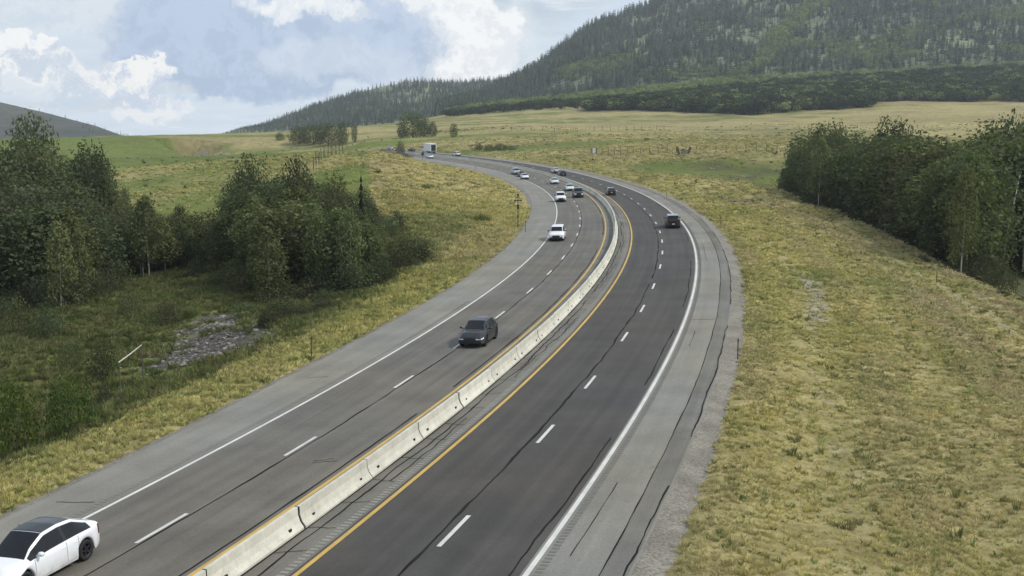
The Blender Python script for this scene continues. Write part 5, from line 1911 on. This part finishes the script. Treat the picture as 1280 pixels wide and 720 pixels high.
build_car('pale_car', 'pale silver oncoming sedan alone beside the barrier under the dark departing car', 'car', 233.5, -2.5, -1, 'sedan', PAINT['pale'])
build_car('white_car', 'white fronted oncoming car in the outer lane leading a bunched group at the far bend', 'car', 257, -6.6, -1, 'hatch', PAINT['white'])
build_car('dark_car', 'dark oncoming car tucked behind the white leading car of the far bunch', 'car', 268, -5.6, -1, 'sedan', PAINT['dark'])
build_car('silver_car', 'silver oncoming SUV at the rear of the far bunched group', 'SUV', 279, -5.2, -1, 'suv', PAINT['silver'])
build_car('bluish_car', 'white oncoming car in front of the box truck far away', 'car', 388.5, -5.3, -1, 'hatch', PAINT['bluewhite'])
build_car('black_suv', 'black SUV seen from behind in the right outer lane', 'SUV', 119.5, 9.05, 1, 'suv', PAINT['black'], roof='silver', dark_rim=True)
build_car('dark_car', 'dark sedan with a light roof seen from behind next to the barrier', 'car', 187.8, 4.45, 1, 'hatch', PAINT['dark'], roof='silver')
build_car('black_car', 'black car seen from behind close to the barrier on the far bend', 'car', 263.8, 4.6, 1, 'hatch', PAINT['black'])
build_car('pale_car', 'pale car just ahead of the black car on the far bend', 'car', 277, 5.6, 1, 'hatch', PAINT['pale'])
build_car('white_car', 'white car heading away in the middle of the empty far stretch', 'car', 396, 8.2, 1, 'suv', PAINT['white'])
build_car('dark_car', 'small dark car just left of the box truck', 'car', 447, 9.6, 1, 'sedan', PAINT['dark'])
build_car('silver_car', 'tiny silver car farthest away where the road vanishes', 'car', 470, 9.4, 1, 'sedan', PAINT['silver'])

# box truck
loc, R = road_frame(423.5, 7.6, 1)
tk = thing('box_truck', 'white box truck with a dark rear door driving away at the far bend', 'truck', loc, R)
link('chassis', MB().box((0, 0, .85), (9.6, 1.0, .28)).mesh('chassis'), M['trim'], tk)
link('cargo_box', MB().box((-.95, 0, 2.55), (7.6, 2.55, 3.0)).mesh('cargo_box'), M['box_white'], tk)
link('rear_door', MB().box((-4.78, 0, 2.45), (.06, 2.05, 2.5)).mesh('rear_door'), M['trim'], tk)
link('roof_rim', MB().box((-.95, 0, 4.08), (7.7, 2.62, .07)).mesh('roof_rim'), M['box_white'], tk)
cab = [(2.95, .75), (2.95, 3.2), (4.1, 3.15), (4.75, 2.0), (5.3, 1.85), (5.35, .7)]
V = [(x, s * 1.15, z) for s in (-1, 1) for x, z in cab]
n = len(cab)
F = [list(range(n)), list(range(n, 2 * n))[::-1]] + [[i, i + n, (i + 1) % n + n, (i + 1) % n] for i in range(n)]
cb = link('cab', mesh_np('cab', V, F), PAINT['white'], tk)
for s in (-1, 1):
    link('cab_window', MB().box((3.75, s * 1.16, 2.5), (.95, .03, .75)).mesh('cab_window'), M['glass'], tk)
    link('mirror', MB().box((4.35, s * 1.42, 2.4), (.12, .22, .5)).mesh('mirror'), M['trim'], tk)
    link('taillight', MB().box((-4.80, s * .98, .95), (.06, .2, .2)).mesh('taillight'), M['tail'], tk)
link('windshield', mesh_np('windshield', [(4.16, -1, 3.06), (4.16, 1, 3.06), (4.77, 1.0, 2.05), (4.77, -1.0, 2.05)], [[0, 3, 2, 1]]), M['glass'], tk)
link('rear_bumper', MB().box((-4.72, 0, .62), (.12, 2.4, .14)).mesh('rear_bumper'), M['trim'], tk)
tyre, rim, disc = wheel_meshes(.50, .30)
rim.materials.append(M['rim'])
for wxx in (-3.3, -2.25, 3.9):
    for sd in (-1, 1):
        wh = link('wheel', tyre, None, tk)
        wh.location = (wxx, sd * 1.05, .5)
        if sd < 0:
            wh.rotation_euler = (0, 0, math.pi)
        link('rim', rim, None, wh)
bpy.context.view_layer.update()

# ------------------------------------------------------------------ the afternoon haze in the valley
hz = MB().box((200, 1800, 222), (5000, 4200, 484)).mesh('haze')
m, N = new_mat('haze air')
pv = N.n('ShaderNodeVolumePrincipled', None, Color=(0.86, 0.92, 1.0, 1.0), Density=HAZE, Anisotropy=0.2)
N.n('ShaderNodeOutputMaterial', None, Volume=pv.outputs[0])
hz_o = link('haze', hz, m)
hz_o['kind'] = 'stuff'
hz_o['label'] = 'thin bluish haze filling the whole valley'
